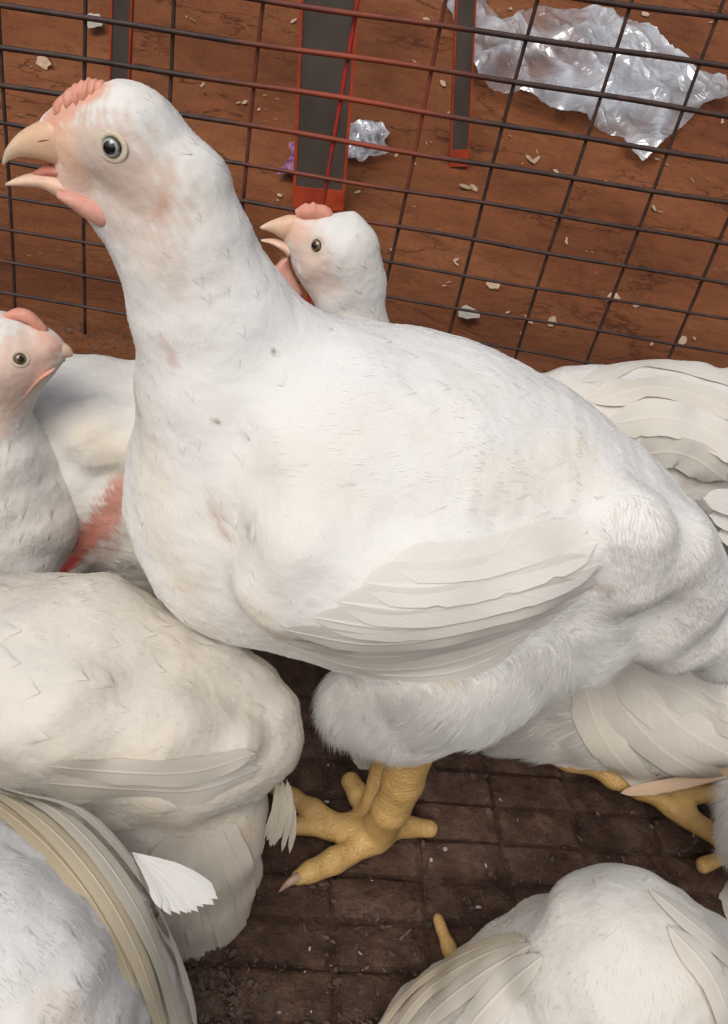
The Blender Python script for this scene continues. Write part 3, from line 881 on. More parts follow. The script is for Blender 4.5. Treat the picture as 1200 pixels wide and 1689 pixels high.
def loft(bird, name, stations, m, y=None, parent=None, sides=14, pw=1.0, colors=None, n=18):
    """stations: (top u, top v, bottom u, bottom v, half width in mm); a tapering body symmetric about the bird's plane"""
    y = bird.y0 if y is None else y
    S = interp_path(np.array([s[:5] for s in stations], float), n)
    th = np.linspace(0, 2 * math.pi, sides, endpoint=False)
    V = []; C = []
    for i, (tu, tv, bu, bv, w) in enumerate(S):
        a, b = atY(tu, tv, y), atY(bu, bv, y); c = (a + b) / 2; hgt = (a - b) / 2
        for t in th:
            cy, sy_ = math.cos(t), math.sin(t)
            V.append(c + hgt * (abs(cy) ** pw * (1 if cy >= 0 else -1)) + np.array([0, 1, 0]) * w * .001 * sy_)
            if colors is not None: C.append(colors(i / (n - 1), cy))
    F = [(i * sides + k, i * sides + (k + 1) % sides, (i + 1) * sides + (k + 1) % sides, (i + 1) * sides + k) for i in range(n - 1) for k in range(sides)]
    F += [tuple(range(sides))[::-1], tuple((n - 1) * sides + k for k in range(sides))]
    return part(bird, name, V, F, m, parent, color=np.array(C) if colors is not None else None)

def eye(bird, u, v, r, iris, lid_r, sunk=.48, lid_mat=None):
    P, N = bird.hit([(u, v)]); n = N[0]; rr = r * depth(P[0]) / FPX
    c = P[0] - n * rr * sunk
    a = np.cross(n, [0, 0, 1.]); a /= np.linalg.norm(a); b = np.cross(n, a)
    V, F, C = [], [], []
    nr, ns = 22, 28
    for i in range(nr):
        ph = math.pi * .62 * i / (nr - 1)
        for k in range(ns):
            t = 2 * math.pi * k / ns
            V.append(c + (n * math.cos(ph) + (a * math.cos(t) + b * math.sin(t)) * math.sin(ph)) * rr)
            x = math.sin(ph) if ph < math.pi / 2 else 1.2
            C.append(iris(x))
    F = [(i * ns + k, (i + 1) * ns + k, (i + 1) * ns + (k + 1) % ns, i * ns + (k + 1) % ns) for i in range(nr - 1) for k in range(ns)]
    ball = part(bird, 'eye', V, F, M_EYE, color=np.array(C))
    # the ring of bare skin round the eye
    V, F = [], []; R1 = lid_r * depth(P[0]) / FPX; w = (R1 - rr * .86) * .55; mid = rr * .86 + w * .85
    for k in range(32):
        t = 2 * math.pi * k / 32; d = a * math.cos(t) * 1.08 + b * math.sin(t) * .96
        for q in range(8):
            s = 2 * math.pi * q / 8
            V.append(P[0] - n * rr * .12 + d * (mid + w * math.cos(s)) + n * (w * .32 * math.sin(s)))
    for k in range(32):
        for q in range(8): F.append((k * 8 + q, ((k + 1) % 32) * 8 + q, ((k + 1) % 32) * 8 + (q + 1) % 8, k * 8 + (q + 1) % 8))
    part(bird, 'eyelid', V, F, lid_mat or M_LID, ball)
    return ball

def feather(bird, path, width, parent=None, off=(.0008, .0015), color=(.80, .78, .73), camber=.12, tip=.22, base=.18, name='feather', P=None, N=None, n=28, roll=0.0, fray=.012, lean=0.0, fan=False, upto=None):
    """a flight feather: cambered vane with a raised shaft; path in photo positions laid on the body, or explicit points P with normals N"""
    if P is None:
        uv = interp_path(path, n); P, N = bird.hit(uv, upto)
        for _ in range(3): N[1:-1] = (N[:-2] + N[1:-1] * 2 + N[2:]); N /= np.linalg.norm(N, axis=1)[:, None]
        for _ in range(2): P[1:-1] = (P[:-2] + P[1:-1] * 2 + P[2:]) / 4
        W = width * depth(P[n // 2]) / FPX * .5
    else:
        W = width * .5; P = interp_path(P, n); N = np.broadcast_to(np.asarray(N, float), P.shape).copy() if np.ndim(N) == 1 else interp_path(N, n)
    T = np.gradient(P, axis=0); T /= np.linalg.norm(T, axis=1)[:, None] + 1e-9
    N = N - T * (N * T).sum(1)[:, None]; N /= np.linalg.norm(N, axis=1)[:, None] + 1e-9
    B = np.cross(N, T)
    if roll:
        N, B = N * math.cos(roll) + B * math.sin(roll), B * math.cos(roll) - N * math.sin(roll)
    s = np.linspace(0, 1, n)
    prof = np.minimum(1, (s / base) ** .55) if base > 0 else np.ones(n)
    if fan: prof = .22 + .78 * s ** .8
    k = np.clip((s - (1 - tip)) / tip, 0, 1); prof = prof * np.sqrt(np.maximum(1 - k ** 2.2, .0)); prof[-1] = .06
    prof[0] = max(prof[0], .12)
    ws = np.array([-1, -.8, -.5, -.2, -.05, 0, .05, .2, .5, .8, 1.0]); mw = len(ws)
    V, UV, C = [], [], []; col = np.asarray(color) * bird.tone / np.array([.80, .795, .775])
    offs = off[0] + (off[1] - off[0]) * s
    jit = rng.normal(0, 1, (n, 2)) * fray
    jit -= (rng.random((n, 2)) < .04) * rng.uniform(.04, .13, (n, 2))            # small splits in the vane
    for i in range(n):
        for j, w in enumerate(ws):
            e = 1 + (jit[i, 0] if w < -.7 else jit[i, 1] if w > .7 else 0)
            rach = .00035 * (1 - .7 * s[i]) if abs(w) < .01 else 0
            asym = w + lean * (1 - w * w)
            V.append(P[i] + N[i] * (offs[i] + W * camber * (1 - w * w) * prof[i] + rach) + B[i] * (asym * e * W * prof[i]) + T[i] * (-abs(w) * W * .25 * (s[i] > .5)))
            UV.append((w, s[i] * 1.0))
            C.append(col * (1.04 if abs(w) < .06 else 1.0) * np.array([1, 1, 1]))
    F = [(i * mw + j, (i + 1) * mw + j, (i + 1) * mw + j + 1, i * mw + j + 1) for i in range(n - 1) for j in range(mw - 1)]
    return part(bird, name, V, F, M_FEATHER, parent, uv=UV, color=np.clip(np.array(C), 0, .88))

def sub(bird, name):
    e = bpy.data.objects.new(name, None); COL.objects.link(e); e.parent = bird.root; return e

def claw(bird, a, b, r, parent=None, m=None):
    """curved tapering nail between two points"""
    a, b = np.asarray(a), np.asarray(b); n, sd = 7, 8; V = []
    dirv = b - a; L = np.linalg.norm(dirv); t = dirv / L; up = np.array([0, 0, 1.]) - t * t[2]; up /= np.linalg.norm(up); s = np.cross(t, up)
    for i in range(n):
        k = i / (n - 1); c = a + dirv * k + up * (L * .18 * math.sin(k * math.pi)); rr = r * (1 - k) ** .7 + .0002
        for q in range(sd):
            th = 2 * math.pi * q / sd; V.append(c + (up * math.cos(th) * 1.1 + s * math.sin(th) * .8) * rr)
    F = [(i * sd + k, i * sd + (k + 1) % sd, (i + 1) * sd + (k + 1) % sd, (i + 1) * sd + k) for i in range(n - 1) for k in range(sd)] + [tuple(range(sd))[::-1]]
    return part(bird, 'claw', V, F, m or M_CLAW, parent)

def lerp(a, b, t): return np.asarray(a) * (1 - t) + np.asarray(b) * t

FL = 'white broiler chickens crowded in the pen'
PINK = (.66, .47, .38)

# ------------------------------------------------------------------ the standing hen
hen = Bird('hen', 'white hen standing upright with open beak, in full profile before the others', 'chicken', FL, .355, res=.0021, lump=.0006, tone=(.80, .795, .775))
b = hen
g = b.grp(.007, .01)
b.chain(g, [(150, 246, 50), (213, 238, 88), (290, 322, 89), (312, 420, 110), (345, 520, 124), (382, 645, 152), (404, 800, 184)], sy=.92, fur=.55)
b.chain(g, [(165, 240, 52), (116, 228, 36), (92, 228, 27)], sy=.62, fur=0)
b.chain(g, [(100, 212, 24), (126, 184, 21), (158, 172, 21)], sy=.55, fur=0)
b.chain(g, [(150, 246, 50), (140, 300, 38), (225, 345, 74), (300, 420, 100)], sy=.85, fur=.35)
b.chain(g, [(360, 505, 108), (452, 612, 114), (570, 745, 216)], sy=.92, fur=.7)
g = b.grp(.014, .014)
b.chain(g, [(404, 800, 184), (436, 862, 192), (570, 805, 266), (705, 835, 268), (835, 855, 224), (960, 885, 160), (1060, 925, 122)], sy=.95, fur=1.0)
b.chain(g, [(436, 862, 192), (600, 900, 200), (760, 940, 170), (900, 960, 130)], sy=.95, fur=1.0)
g = b.grp(.030, .014)                              # thigh and belly down
b.chain(g, [(840, 1000, 125, .325), (745, 1075, 115, .32), (682, 1160, 72, .322)], fur=1.7, fluff=.65)
b.chain(g, [(760, 1060, 110, .335), (650, 1140, 70, .335), (598, 1160, 40, .335)], fur=2.3, fluff=1.1, flow=(-.55, -.1, -.8))
b.chain(g, [(900, 1030, 92, .33), (950, 1040, 76, .32)], fur=1.7, fluff=.65)
g = b.grp(.020, .016)                             # rump: soft tufts
b.chain(g, [(1040, 870, 70, .305), (1030, 945, 62, .305)], fur=1.0, fluff=.22)
b.chain(g, [(1105, 900, 70, .32), (1140, 970, 62, .33)], fur=1.0, fluff=.22)
b.chain(g, [(1070, 1025, 68, .33), (1095, 1055, 56, .335)], fur=1.1, fluff=.28)
b.chain(g, [(1160, 1020, 66, .345), (1185, 1065, 60, .35)], fur=1.1, fluff=.28)
g = b.grp(.016, .0055)                             # folded wing lying on the flank
nb_ = len(b.groups) - 1
W = [b.on_surface(u, v, r, pr, nb_) for u, v, r, pr in ((482, 915, 100, .008), (515, 965, 118, .010), (610, 985, 122, .012), (725, 980, 112, .012), (850, 955, 76, .010), (955, 925, 40, .007))]
b.chain(g, W, fur=.55)
W2 = [b.on_surface(u, v, r, pr, nb_) for u, v, r, pr in ((482, 915, 100, .008), (452, 975, 64, .009), (520, 1048, 48, .006))]
b.chain(g, W2, fur=.5)
g = b.grp(.005, .004)                             # near leg with its toes, one with the body
knee, ank = (690, 1195, 42, .322), b.ball(622, 1372, 29, z=.015)
b.chain(g, [knee, (665, 1285, 34, .322), (644, 1335, 30, .321), ank], mat=1, fur=0)
def toe(lst): return [b.ball(u, v, r, z=zz) for u, v, r, zz in lst]
t1 = toe([(612, 1382, 28, .013), (572, 1409, 17, .010), (552, 1419, 19, .010), (530, 1430, 15, .008), (512, 1438, 16, .008), (492, 1447, 13, .007)])
t2 = toe([(606, 1374, 25, .013), (567, 1370, 20, .010), (540, 1352, 15, .009), (515, 1337, 17, .009), (482, 1316, 14, .008), (455, 1300, 12, .007)])
t3 = toe([(632, 1368, 24, .015), (672, 1364, 15, .009), (708, 1366, 14, .008)])
for t in (t1, t2, t3): b.chain(g, t, mat=1, fur=0)
g = b.grp(.004, .004)                             # far leg, mostly hidden
t4 = [b.ball(655, 1205, 30, .375), b.ball(612, 1350, 24, z=.014)]
b.chain(g, t4, mat=1, fur=0)
t5 = toe([(612, 1350, 22, .012), (592, 1312, 18, .010), (578, 1290, 16, .009)])
b.chain(g, t5, mat=1, fur=0)
t6 = toe([(612, 1350, 20, .010), (540, 1365, 16, .008), (488, 1362, 15, .007)])
b.chain(g, t6, mat=1, fur=0)
FACE = (.76, .58, .48)
b.paint([(120, 240), (165, 262), (200, 300)], 60, (.70, .52, .42), .9, 1)
b.paint([(88, 215), (100, 240), (118, 275)], 34, (.77, .50, .35), .95, 1)
b.paint([(88, 195), (112, 172), (135, 160), (163, 150)], 25, (.75, .40, .30), .9, 1)
b.paint([(84, 290), (110, 290), (140, 305)], 22, (.78, .52, .38), .9, 1)
b.paint([(180, 250), (215, 300), (250, 340)], 64, (.67, .545, .475), .85, .7)
b.paint([(130, 320), (200, 370), (250, 420)], 45, (.70, .60, .53), .65, .6)
b.paint([(262, 270), (276, 300), (264, 326)], 16, (.68, .55, .48), .7, .6)
b.paint([(270, 332), (258, 352)], 10, (.60, .36, .29), .7, .8)
b.paint([(285, 420), (290, 480)], 22, (.70, .62, .57), .5, .3)
b.paint([(266, 556), (272, 575)], 9, (.60, .44, .41), .45, .4)
b.paint([(280, 580), (286, 598)], 12, (.62, .46, .42), .6, .6)
b.paint([(352, 838), (362, 868), (377, 892)], 5, (.36, .26, .22), .55, .4)  # shade of the wing's front crease, painted over the bare skin there
b.paint([(346, 828), (354, 850)], 7, (.52, .40, .36), .35, .3)
b.paint([(356, 850), (366, 880), (378, 890)], 14, (.64, .55, .50), .45, .2)
for u, v, r_ in ((452, 580, 4), (352, 692, 4), (404, 722, 4), (402, 865, 4), (920, 862, 4), (985, 818, 4)):
    b.paint([(u, v), (u + 7, v + 5)], r_, (.22, .17, .12), .8, .6)
b.paint([(250, 760), (250, 860), (300, 960)], 50, (.80, .73, .62), .5, 0)
b.paint([(420, 1010), (560, 1085), (720, 1105)], 30, (.80, .71, .56), .5, 0)
b.paint([(820, 800), (900, 790), (960, 760)], 60, (.80, .735, .62), .45, 0)
b.paint([(975, 965), (1000, 975)], 14, (.45, .36, .30), .6, .3)
hen.build(n_fur=56000, fur_len=.0095, contour=.016, clift=.8)

def up_beak(t, c):
    base = lerp((.78, .50, .34), (.82, .59, .40), min(1, max(0, t - .3) * 2.2)); return lerp(base, (.84, .70, .55), max(0, t - .6) * 1.8)
def lo_beak(t, c): return lerp((.80, .53, .40), (.84, .62, .47), t)
beak = loft(hen, 'upper_beak', [(124, 200, 146, 292, 6.0), (92, 188, 120, 284, 7.4), (58, 202, 86, 268, 7.0), (34, 216, 58, 260, 5.6), (18, 232, 34, 258, 3.8), (8, 248, 16, 264, 2.0), (3, 266, 5, 273, .5)], M_BEAK, colors=up_beak, pw=.85, n=24)
lower = loft(hen, 'lower_beak', [(146, 300, 120, 338, 9.0), (126, 290, 96, 322, 8.0), (90, 284, 72, 309, 6.4), (50, 286, 42, 306, 4.6), (24, 294, 20, 306, 2.6), (9, 302, 9, 306, .6)], M_BEAK, colors=lo_beak, pw=.9, n=20)
loft(hen, 'tongue', [(130, 272, 132, 298, 6.2), (100, 270, 104, 292, 5.6), (75, 272, 74, 290, 4.2), (56, 282, 54, 290, 2.0)], M_MOUTH, parent=lower, n=12)
# nostril slit
P, N = [], []
nst = atY(70, 232, .355 - .0083)
V = []
for i, (u, v) in enumerate([(60, 234), (66, 233), (73, 232), (80, 231)]):
    for s in (-1, 1): V.append(atY(u, v + s * (1.2 if 0 < i < 3 else .4), .355 - .0092 - .0003 * i))
part(hen, 'nostril', V, [(0, 1, 3, 2), (2, 3, 5, 4), (4, 5, 7, 6)], make_flesh('nostril_dark', (.12, .06, .03), (.08, .04, .02), 100, .8, .0003, 0), beak)
# comb: a low blade with a bumpy rim, running from the beak to the crown
cs = []
rim = [(88, 170), (96, 160), (104, 154), (110, 147), (117, 143), (122, 137), (128, 138), (133, 131), (139, 134), (145, 127), (151, 131), (157, 129), (161, 133), (167, 131), (172, 137), (173, 150)]
low = [(100, 205), (107, 200), (112, 196), (117, 192), (122, 188), (127, 184), (131, 181), (136, 178), (141, 175), (146, 172), (150, 169), (155, 166), (159, 163), (163, 160), (167, 158), (170, 156)]
for i, (r_, l_) in enumerate(zip(rim, low)): cs.append((r_[0], r_[1], l_[0], l_[1], 4.6 - 1.2 * abs(i / 15 - .5) + .7 * math.sin(i * 2.4)))
loft(hen, 'comb', cs, M_COMB, n=46, pw=.8, sides=12)
def iris_big(x):
    if x < .54: return (.004, .004, .006)
    if x < .60: return lerp((.004, .004, .006), (.40, .45, .45), (x - .54) / .06)
    if x < .78: return lerp((.40, .45, .45), (.17, .17, .10), (x - .60) / .18)
    return lerp((.09, .085, .04), (.012, .012, .010), min(1, (x - .78) / .12))
eye(hen, 183, 243, 19.5, iris_big, 26)
# wattle: a thin hanging flap under the jaw
loft(hen, 'wattle', [(96, 312, 100, 328, 4), (122, 318, 122, 345, 4.4), (145, 326, 142, 360, 4.4), (166, 334, 160, 371, 4.2), (182, 344, 178, 375, 3.6), (190, 356, 187, 370, 1.6)], M_WATTLE, y=.355 - .0105, n=16)
claw(hen, t1[-1][0] + np.array([.001, 0, .001]), atZ(459, 1472, .003), t1[-1][1] * .85)
claw(hen, t3[-1][0], t3[-1][0] + np.array([.007, .001, -.004]), t3[-1][1] * .75, m=make_flesh('dark_claw', (.16, .09, .06), (.10, .06, .04), 100, .5, .0005, 0))

wing = sub(hen, 'wing')
cream = (.80, .775, .715)
# flight feathers, lowest first; each one lies over the one below it
fl = [([(520, 1085), (640, 1112), (760, 1102), (850, 1062)], 34), ([(470, 1062), (600, 1100), (740, 1090), (880, 1035)], 36),
      ([(450, 1050), (600, 1080), (760, 1060), (925, 1005)], 40), ([(470, 1035), (620, 1058), (790, 1030), (955, 980)], 44),
      ([(520, 1015), (660, 1030), (820, 1000), (985, 955)], 46), ([(560, 990), (700, 1000), (850, 968), (988, 925)], 48),
      ([(600, 960), (740, 962), (870, 932), (985, 892)], 50), ([(650, 930), (780, 925), (880, 900), (968, 873)], 44)]
for i, (p, w) in enumerate(fl):
    feather(hen, p, w * 1.5, wing, off=(.0000 + .0003 * i, .0009 + .0003 * i), color=lerp(cream, (.80, .78, .735), (i % 3) / 3), tip=.2, base=.12, lean=-.1, camber=.03)

# a small grey feather hanging in the shade behind the thigh
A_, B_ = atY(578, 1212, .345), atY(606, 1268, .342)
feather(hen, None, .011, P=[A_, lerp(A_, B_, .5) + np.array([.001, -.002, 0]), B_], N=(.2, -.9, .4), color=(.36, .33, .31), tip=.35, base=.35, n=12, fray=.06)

# ------------------------------------------------------------------ hen whose head shows over the back of the standing one
h2 = Bird('hen', 'white hen with open beak peering over the back of the standing hen', 'chicken', FL, .55, res=.0026, tone=(.77, .76, .735))
b = h2
g = b.grp(.006, .01)
b.chain(g, [(512, 402, 34), (556, 420, 66), (578, 478, 56), (582, 560, 62), (600, 680, 90)], sy=.9, fur=.5)
b.chain(g, [(520, 400, 34), (490, 380, 24), (478, 378, 20)], sy=.6, fur=0)
b.chain(g, [(512, 402, 34), (518, 432, 34), (560, 475, 50)], sy=.85, fur=.35)
g = b.grp(.014, .014)
b.chain(g, [(600, 680, 90), (680, 740, 130), (800, 790, 120), (900, 810, 80)], sy=.9)
b.chain(g, [(720, 800, 100), (700, 880, 60)], sy=.9, fluff=.6)
b.paint([(490, 385), (515, 430), (520, 460)], 38, (.76, .58, .49), .9, 1)
b.paint([(478, 375), (490, 385)], 20, (.76, .50, .38), .9, 1)
b.paint([(490, 352), (520, 346), (545, 352)], 12, (.74, .42, .34), .8, 1)
b.paint([(535, 455), (545, 470)], 20, (.74, .62, .55), .6, .6)
h2.build(n_fur=8000, fur_len=.008, contour=.014)
bk = loft(h2, 'upper_beak', [(500, 360, 498, 400, 4.5), (480, 354, 484, 402, 6), (460, 359, 466, 394, 5.4), (444, 365, 450, 384, 3.4), (428, 374, 430, 378, .6)], M_BEAK, colors=up_beak, n=16)
lw = loft(h2, 'lower_beak', [(484, 404, 476, 424, 7), (468, 398, 462, 410, 6), (450, 394, 447, 402, 4), (430, 395, 430, 398, .6)], M_BEAK, colors=lo_beak, n=14)
loft(h2, 'throat_skin', [(478, 420, 462, 430, 5), (478, 440, 448, 448, 6), (488, 462, 462, 468, 6), (500, 485, 480, 492, 4)], M_WATTLE, n=12)
loft(h2, 'comb', [(486, 346, 492, 368, 2), (496, 339, 502, 364, 4), (504, 335, 510, 362, 4.4), (509, 337, 516, 362, 4), (516, 333, 522, 362, 4.6), (523, 337, 530, 362, 4), (534, 338, 538, 363, 4.2), (544, 344, 546, 364, 3.4), (549, 351, 550, 366, 1)], M_COMB, n=30)
def iris_small(x):
    if x < .52: return (.006, .005, .005)
    if x < .85: return lerp((.22, .14, .06), (.12, .07, .03), (x - .52) / .33)
    return (.02, .015, .01)
eye(h2, 521, 405, 12, iris_small, 17)

# ------------------------------------------------------------------ hen at the left edge, head turned right
h3 = Bird('hen', 'white hen at left with closed pink beak resting against the hen behind', 'chicken', FL, .50, res=.0026, tone=(.77, .755, .72))
b = h3
g = b.grp(.006, .01)
b.chain(g, [(66, 578, 36), (12, 590, 74), (-40, 655, 66), (-95, 740, 80)], sy=.9, fur=.45)
b.chain(g, [(60, 578, 34), (76, 578, 22), (84, 579, 16)], sy=.6, fur=0)
b.chain(g, [(66, 578, 34), (50, 606, 30), (-10, 660, 52)], sy=.85, fur=.35)
g = b.grp(.014, .014)
b.chain(g, [(-95, 740, 80), (-190, 850, 120, .46), (-300, 900, 160, .46), (-440, 900, 110, .46)], sy=.95)
b.chain(g, [(-38, 668, 70), (-14, 755, 90, .50), (28, 848, 98, .50), (-10, 940, 105, .49)], sy=.95, flow=(.1, -.1, -1))
b.chain(g, [(-240, 960, 110, .46), (-240, 1060, 60, .44)], sy=.95, fluff=.5)
b.paint([(75, 570), (50, 600), (20, 640)], 40, (.75, .50, .40), .9, 1)
b.paint([(90, 575), (70, 550), (40, 524), (10, 520)], 13, (.74, .44, .34), .85, 1)
b.paint([(30, 590), (10, 640), (-5, 690)], 44, (.76, .57, .48), .85, .9)
h3.build(n_fur=7000, fur_len=.008, contour=.018, clift=.8)
bk = loft(h3, 'upper_beak', [(66, 560, 66, 598, 4.5), (88, 558, 86, 602, 5.6), (103, 565, 98, 596, 4.8), (115, 573, 110, 590, 3), (121, 583, 119, 588, .6)], M_BEAK, colors=lambda t, c: lerp((.72, .46, .34), (.78, .58, .44), t), n=16)
loft(h3, 'lower_beak', [(70, 604, 66, 622, 6), (84, 600, 80, 614, 5), (98, 596, 96, 604, 3), (108, 593, 107, 596, .6)], M_BEAK, colors=lo_beak, n=12)
loft(h3, 'wattle', [(92, 606, 82, 618, 2), (78, 612, 58, 634, 3.4), (56, 630, 38, 660, 3.6), (36, 656, 24, 680, 2)], M_WATTLE, y=.486, n=12)
loft(h3, 'comb', [(8, 516, 12, 530, 2.5), (24, 509, 26, 528, 4), (40, 510, 40, 530, 4.6), (54, 517, 52, 536, 4.4), (66, 528, 62, 546, 3.6), (78, 541, 72, 554, 2)], M_COMB, n=24)
eye(h3, 33, 592, 11, iris_small, 15)

# ------------------------------------------------------------------ hen behind it, flank with a bare red patch
h4 = Bird('hen', 'white hen at left with bare red skin on its flank below the wing', 'chicken', FL, .57, res=.0021)
b = h4
g = b.grp(.014, .014)
b.chain(g, [(40, 800, 150), (150, 770, 180), (290, 790, 190), (420, 840, 150)], sy=.85)
b.chain(g, [(-40, 830, 120, .52), (20, 860, 112, .52), (50, 900, 100, .51)], sy=.9, fur=1.0, flow=(.1, -.1, -1))
b.chain(g, [(260, 880, 140), (230, 930, 110, .57)], sy=.85, fluff=.5)
g = b.grp(.01, .005)
nb_ = len(b.groups) - 1
W = [b.on_surface(u, v, r, pr, nb_) for u, v, r, pr in ((80, 690, 55, .006), (150, 700, 70, .010), (230, 715, 72, .010), (330, 740, 60, .008))]
b.chain(g, W, fur=.6)
b.paint([(205, 800), (175, 850), (140, 900), (100, 945)], 24, (.52, .22, .17), .95, 1)
b.paint([(195, 830), (170, 880)], 22, (.56, .28, .22), .7, 1)
b.paint([(150, 870), (125, 925)], 16, (.50, .18, .14), .7, 1)
b.paint([(190, 900), (160, 930)], 14, (.66, .45, .38), .5, .6)
b.paint([(120, 925), (95, 950)], 12, (.50, .07, .06), .9, 1)
b.paint([(150, 720), (200, 760)], 40, (.80, .72, .58), .5, 0)
h4.build(n_fur=12000, fur_len=.010, contour=.02)

# ------------------------------------------------------------------ squatting hen below the breast of the standing one
h5 = Bird('hen', 'white hen squatting under the breast of the standing hen, rump to the right', 'chicken', FL, .30, res=.0026, tone=(.72, .685, .62))
b = h5
g = b.grp(.014, .014)
b.chain(g, [(-260, 1200, 170, .30), (-60, 1155, 210), (120, 1140, 184), (290, 1195, 160), (388, 1205, 112)], sy=1.0)
b.chain(g, [(180, 1280, 150, .29), (300, 1345, 130, .285), (330, 1430, 95, .285)], sy=.9, fur=1.2, fluff=.3, flow=(.25, -.1, -.9))
b.chain(g, [(250, 1400, 120, .275), (315, 1500, 84, .275)], sy=.9, fur=1.2, fluff=.3, flow=(.25, -.1, -.9))
g = b.grp(.01, .005)
nb_ = len(b.groups) - 1
W = [b.on_surface(u, v, r, pr, nb_) for u, v, r, pr in ((-20, 1150, 110, .008), (120, 1190, 100, .008), (280, 1205, 90, .008), (390, 1215, 60, .006))]
b.chain(g, W, fur=.7)
b.paint([(240, 1320), (330, 1370), (420, 1370)], 34, (.80, .71, .55), .5, 0)
b.paint([(60, 1220), (240, 1250)], 60, (.80, .74, .64), .4, 0)
b.paint([(480, 1130), (502, 1230), (486, 1290)], 16, (.66, .53, .40), .5, 0)
h5.build(n_fur=24000, fur_len=.010, contour=.018)
w5 = sub(h5, 'wing')
for i, (p, w) in enumerate([([(430, 1262), (330, 1300), (220, 1300), (80, 1292)], 64), ([(420, 1240), (320, 1270), (210, 1272), (80, 1262)], 60)]):
    feather(h5, p[::-1], w, w5, off=(.0000 + .0003 * i, .0012 + .0003 * i), color=(.80, .785, .75), tip=.3, base=.1, camber=.04)
t5w = sub(h5, 'tail')
for i, (p, w) in enumerate([([(300, 1380), (330, 1480), (352, 1588)], 70), ([(330, 1370), (365, 1470), (385, 1560)], 66), ([(280, 1380), (290, 1480), (310, 1590)], 70), ([(360, 1360), (395, 1440), (402, 1510)], 50)]):
    feather(h5, p, w, t5w, off=(.0006, .002 + .0004 * i), color=(.80, .77, .715), tip=.12, base=.1, camber=.05, fray=.02)
for q in range(9):
    a, bb = (458 + q * 2.6, 1284 + (q % 3) * 5), (434 + q * 5.4 + random.uniform(-4, 4), 1396 + random.uniform(-14, 10))
    A_, B_ = atY(a[0], a[1], .287), atY(bb[0], bb[1], .28)
    feather(h5, None, .0034, t5w, P=[A_, (A_ + B_) / 2 + [.002, -.002, 0], B_], N=(-.2, -.8, .5), color=(.60, .57, .51), tip=.25, base=.4, n=10, fray=.15)

# ------------------------------------------------------------------ hen in the bottom left corner
h6 = Bird('hen', 'white hen at bottom left with cream wing quills and one stray white feather', 'chicken', FL, .17, res=.0022, tone=(.75, .745, .725))
b = h6
g = b.grp(.012, .012)
b.chain(g, [(-330, 1490, 200), (-180, 1530, 228), (0, 1590, 236), (60, 1720, 238), (90, 1900, 228)], sy=1.0)
g = b.grp(.012, .0025)                            # the mantle, lying over the wing quills
nb_ = len(b.groups) - 1
W = [b.on_surface(u, v, r, pr, nb_) for u, v, r, pr in ((-150, 1500, 190, .007), (-15, 1560, 152, .008), (80, 1655, 156, .008), (135, 1760, 138, .008))]
b.chain(g, W)
b.paint([(90, 1660), (130, 1689)], 40, (.80, .66, .52), .4, 0)
h6.build(n_fur=14000, fur_len=.008, contour=.016)
w6 = sub(h6, 'wing')
quill = (.79, .69, .50)
for i, (p, w) in enumerate([([(-40, 1262), (90, 1318), (190, 1410), (262, 1530), (300, 1640), (325, 1740)], 44), ([(-40, 1278), (80, 1340), (170, 1430), (240, 1550), (280, 1680), (310, 1760)], 50),
                            ([(-40, 1296), (60, 1356), (150, 1450), (215, 1560), (250, 1660), (280, 1760)], 50), ([(-40, 1310), (50, 1375), (130, 1460), (190, 1560), (222, 1640)], 46)]):
    feather(h6, p, w, w6, off=(.0032 - .0008 * i, .0034 - .0008 * i), color=((.80, .765, .69), (.79, .74, .62), quill, lerp(quill, (.74, .60, .39), .6))[i], tip=.12 if i < 2 else .5, base=.1, n=22, camber=.07, upto=nb_)
P0, N0 = h6.hit([(205, 1418)]); A_ = P0[0] + N0[0] * .004
d_ = depth(A_)
st = sub(h6, 'stray_feather')
edge_ = interp_path([(356, 1474), (354, 1490), (336, 1500), (312, 1507), (286, 1512), (268, 1500)], 11)
for q, (u, v) in enumerate(edge_):
    r_ = ray(u + random.uniform(-5, 5), v + random.uniform(-3, 3)); B_ = CAM + r_ * (d_ - .004 - .0006 * q)
    feather(h6, None, .0052 - .0002 * q, st, P=[A_, lerp(A_, B_, .5) + np.array([.001, 0, .003 - .0002 * q]), B_], N=(0.1, -.6, .8), color=(.74, .73, .71), tip=.18, base=.75, n=12, fray=.08, camber=.2)

# ------------------------------------------------------------------ hen in the bottom right corner
h7 = Bird('hen', 'white hen at bottom right, back hunched up towards the brick floor', 'chicken', FL, .19, res=.0024)
b = h7
g = b.grp(.012, .012)
b.chain(g, [(1025, 1600, 152), (920, 1690, 172), (785, 1785, 180)], sy=1.0)
b.chain(g, [(1025, 1600, 152), (1120, 1685, 172), (1250, 1790, 200)], sy=1.0)
b.chain(g, [(1020, 1700, 220), (1000, 1900, 230)], sy=1.0)
g = b.grp(.003, .003)
b.chain(g, [b.ball(800, 1700, 20, z=.02), b.ball(754, 1605, 12, z=.012), b.ball(740, 1560, 11, z=.011), b.ball(722, 1516, 7, z=.010)], mat=1, fur=0)
h7.build(n_fur=14000, fur_len=.008, contour=.016)
w7 = sub(h7, 'wing')
for i, (p, w) in enumerate([([(860, 1545), (770, 1578), (690, 1630), (630, 1700)], 34), ([(870, 1552), (780, 1592), (700, 1650), (650, 1720)], 40), ([(880, 1562), (800, 1612), (720, 1680), (680, 1750)], 50), ([(900, 1580), (830, 1640), (770, 1720), (740, 1790)], 60)]):
    feather(h7, p, w, w7, off=(.001 + .0004 * i, .003 + .0004 * i), color=lerp((.78, .70, .56), (.80, .78, .73), i / 3), tip=.15, base=.2)
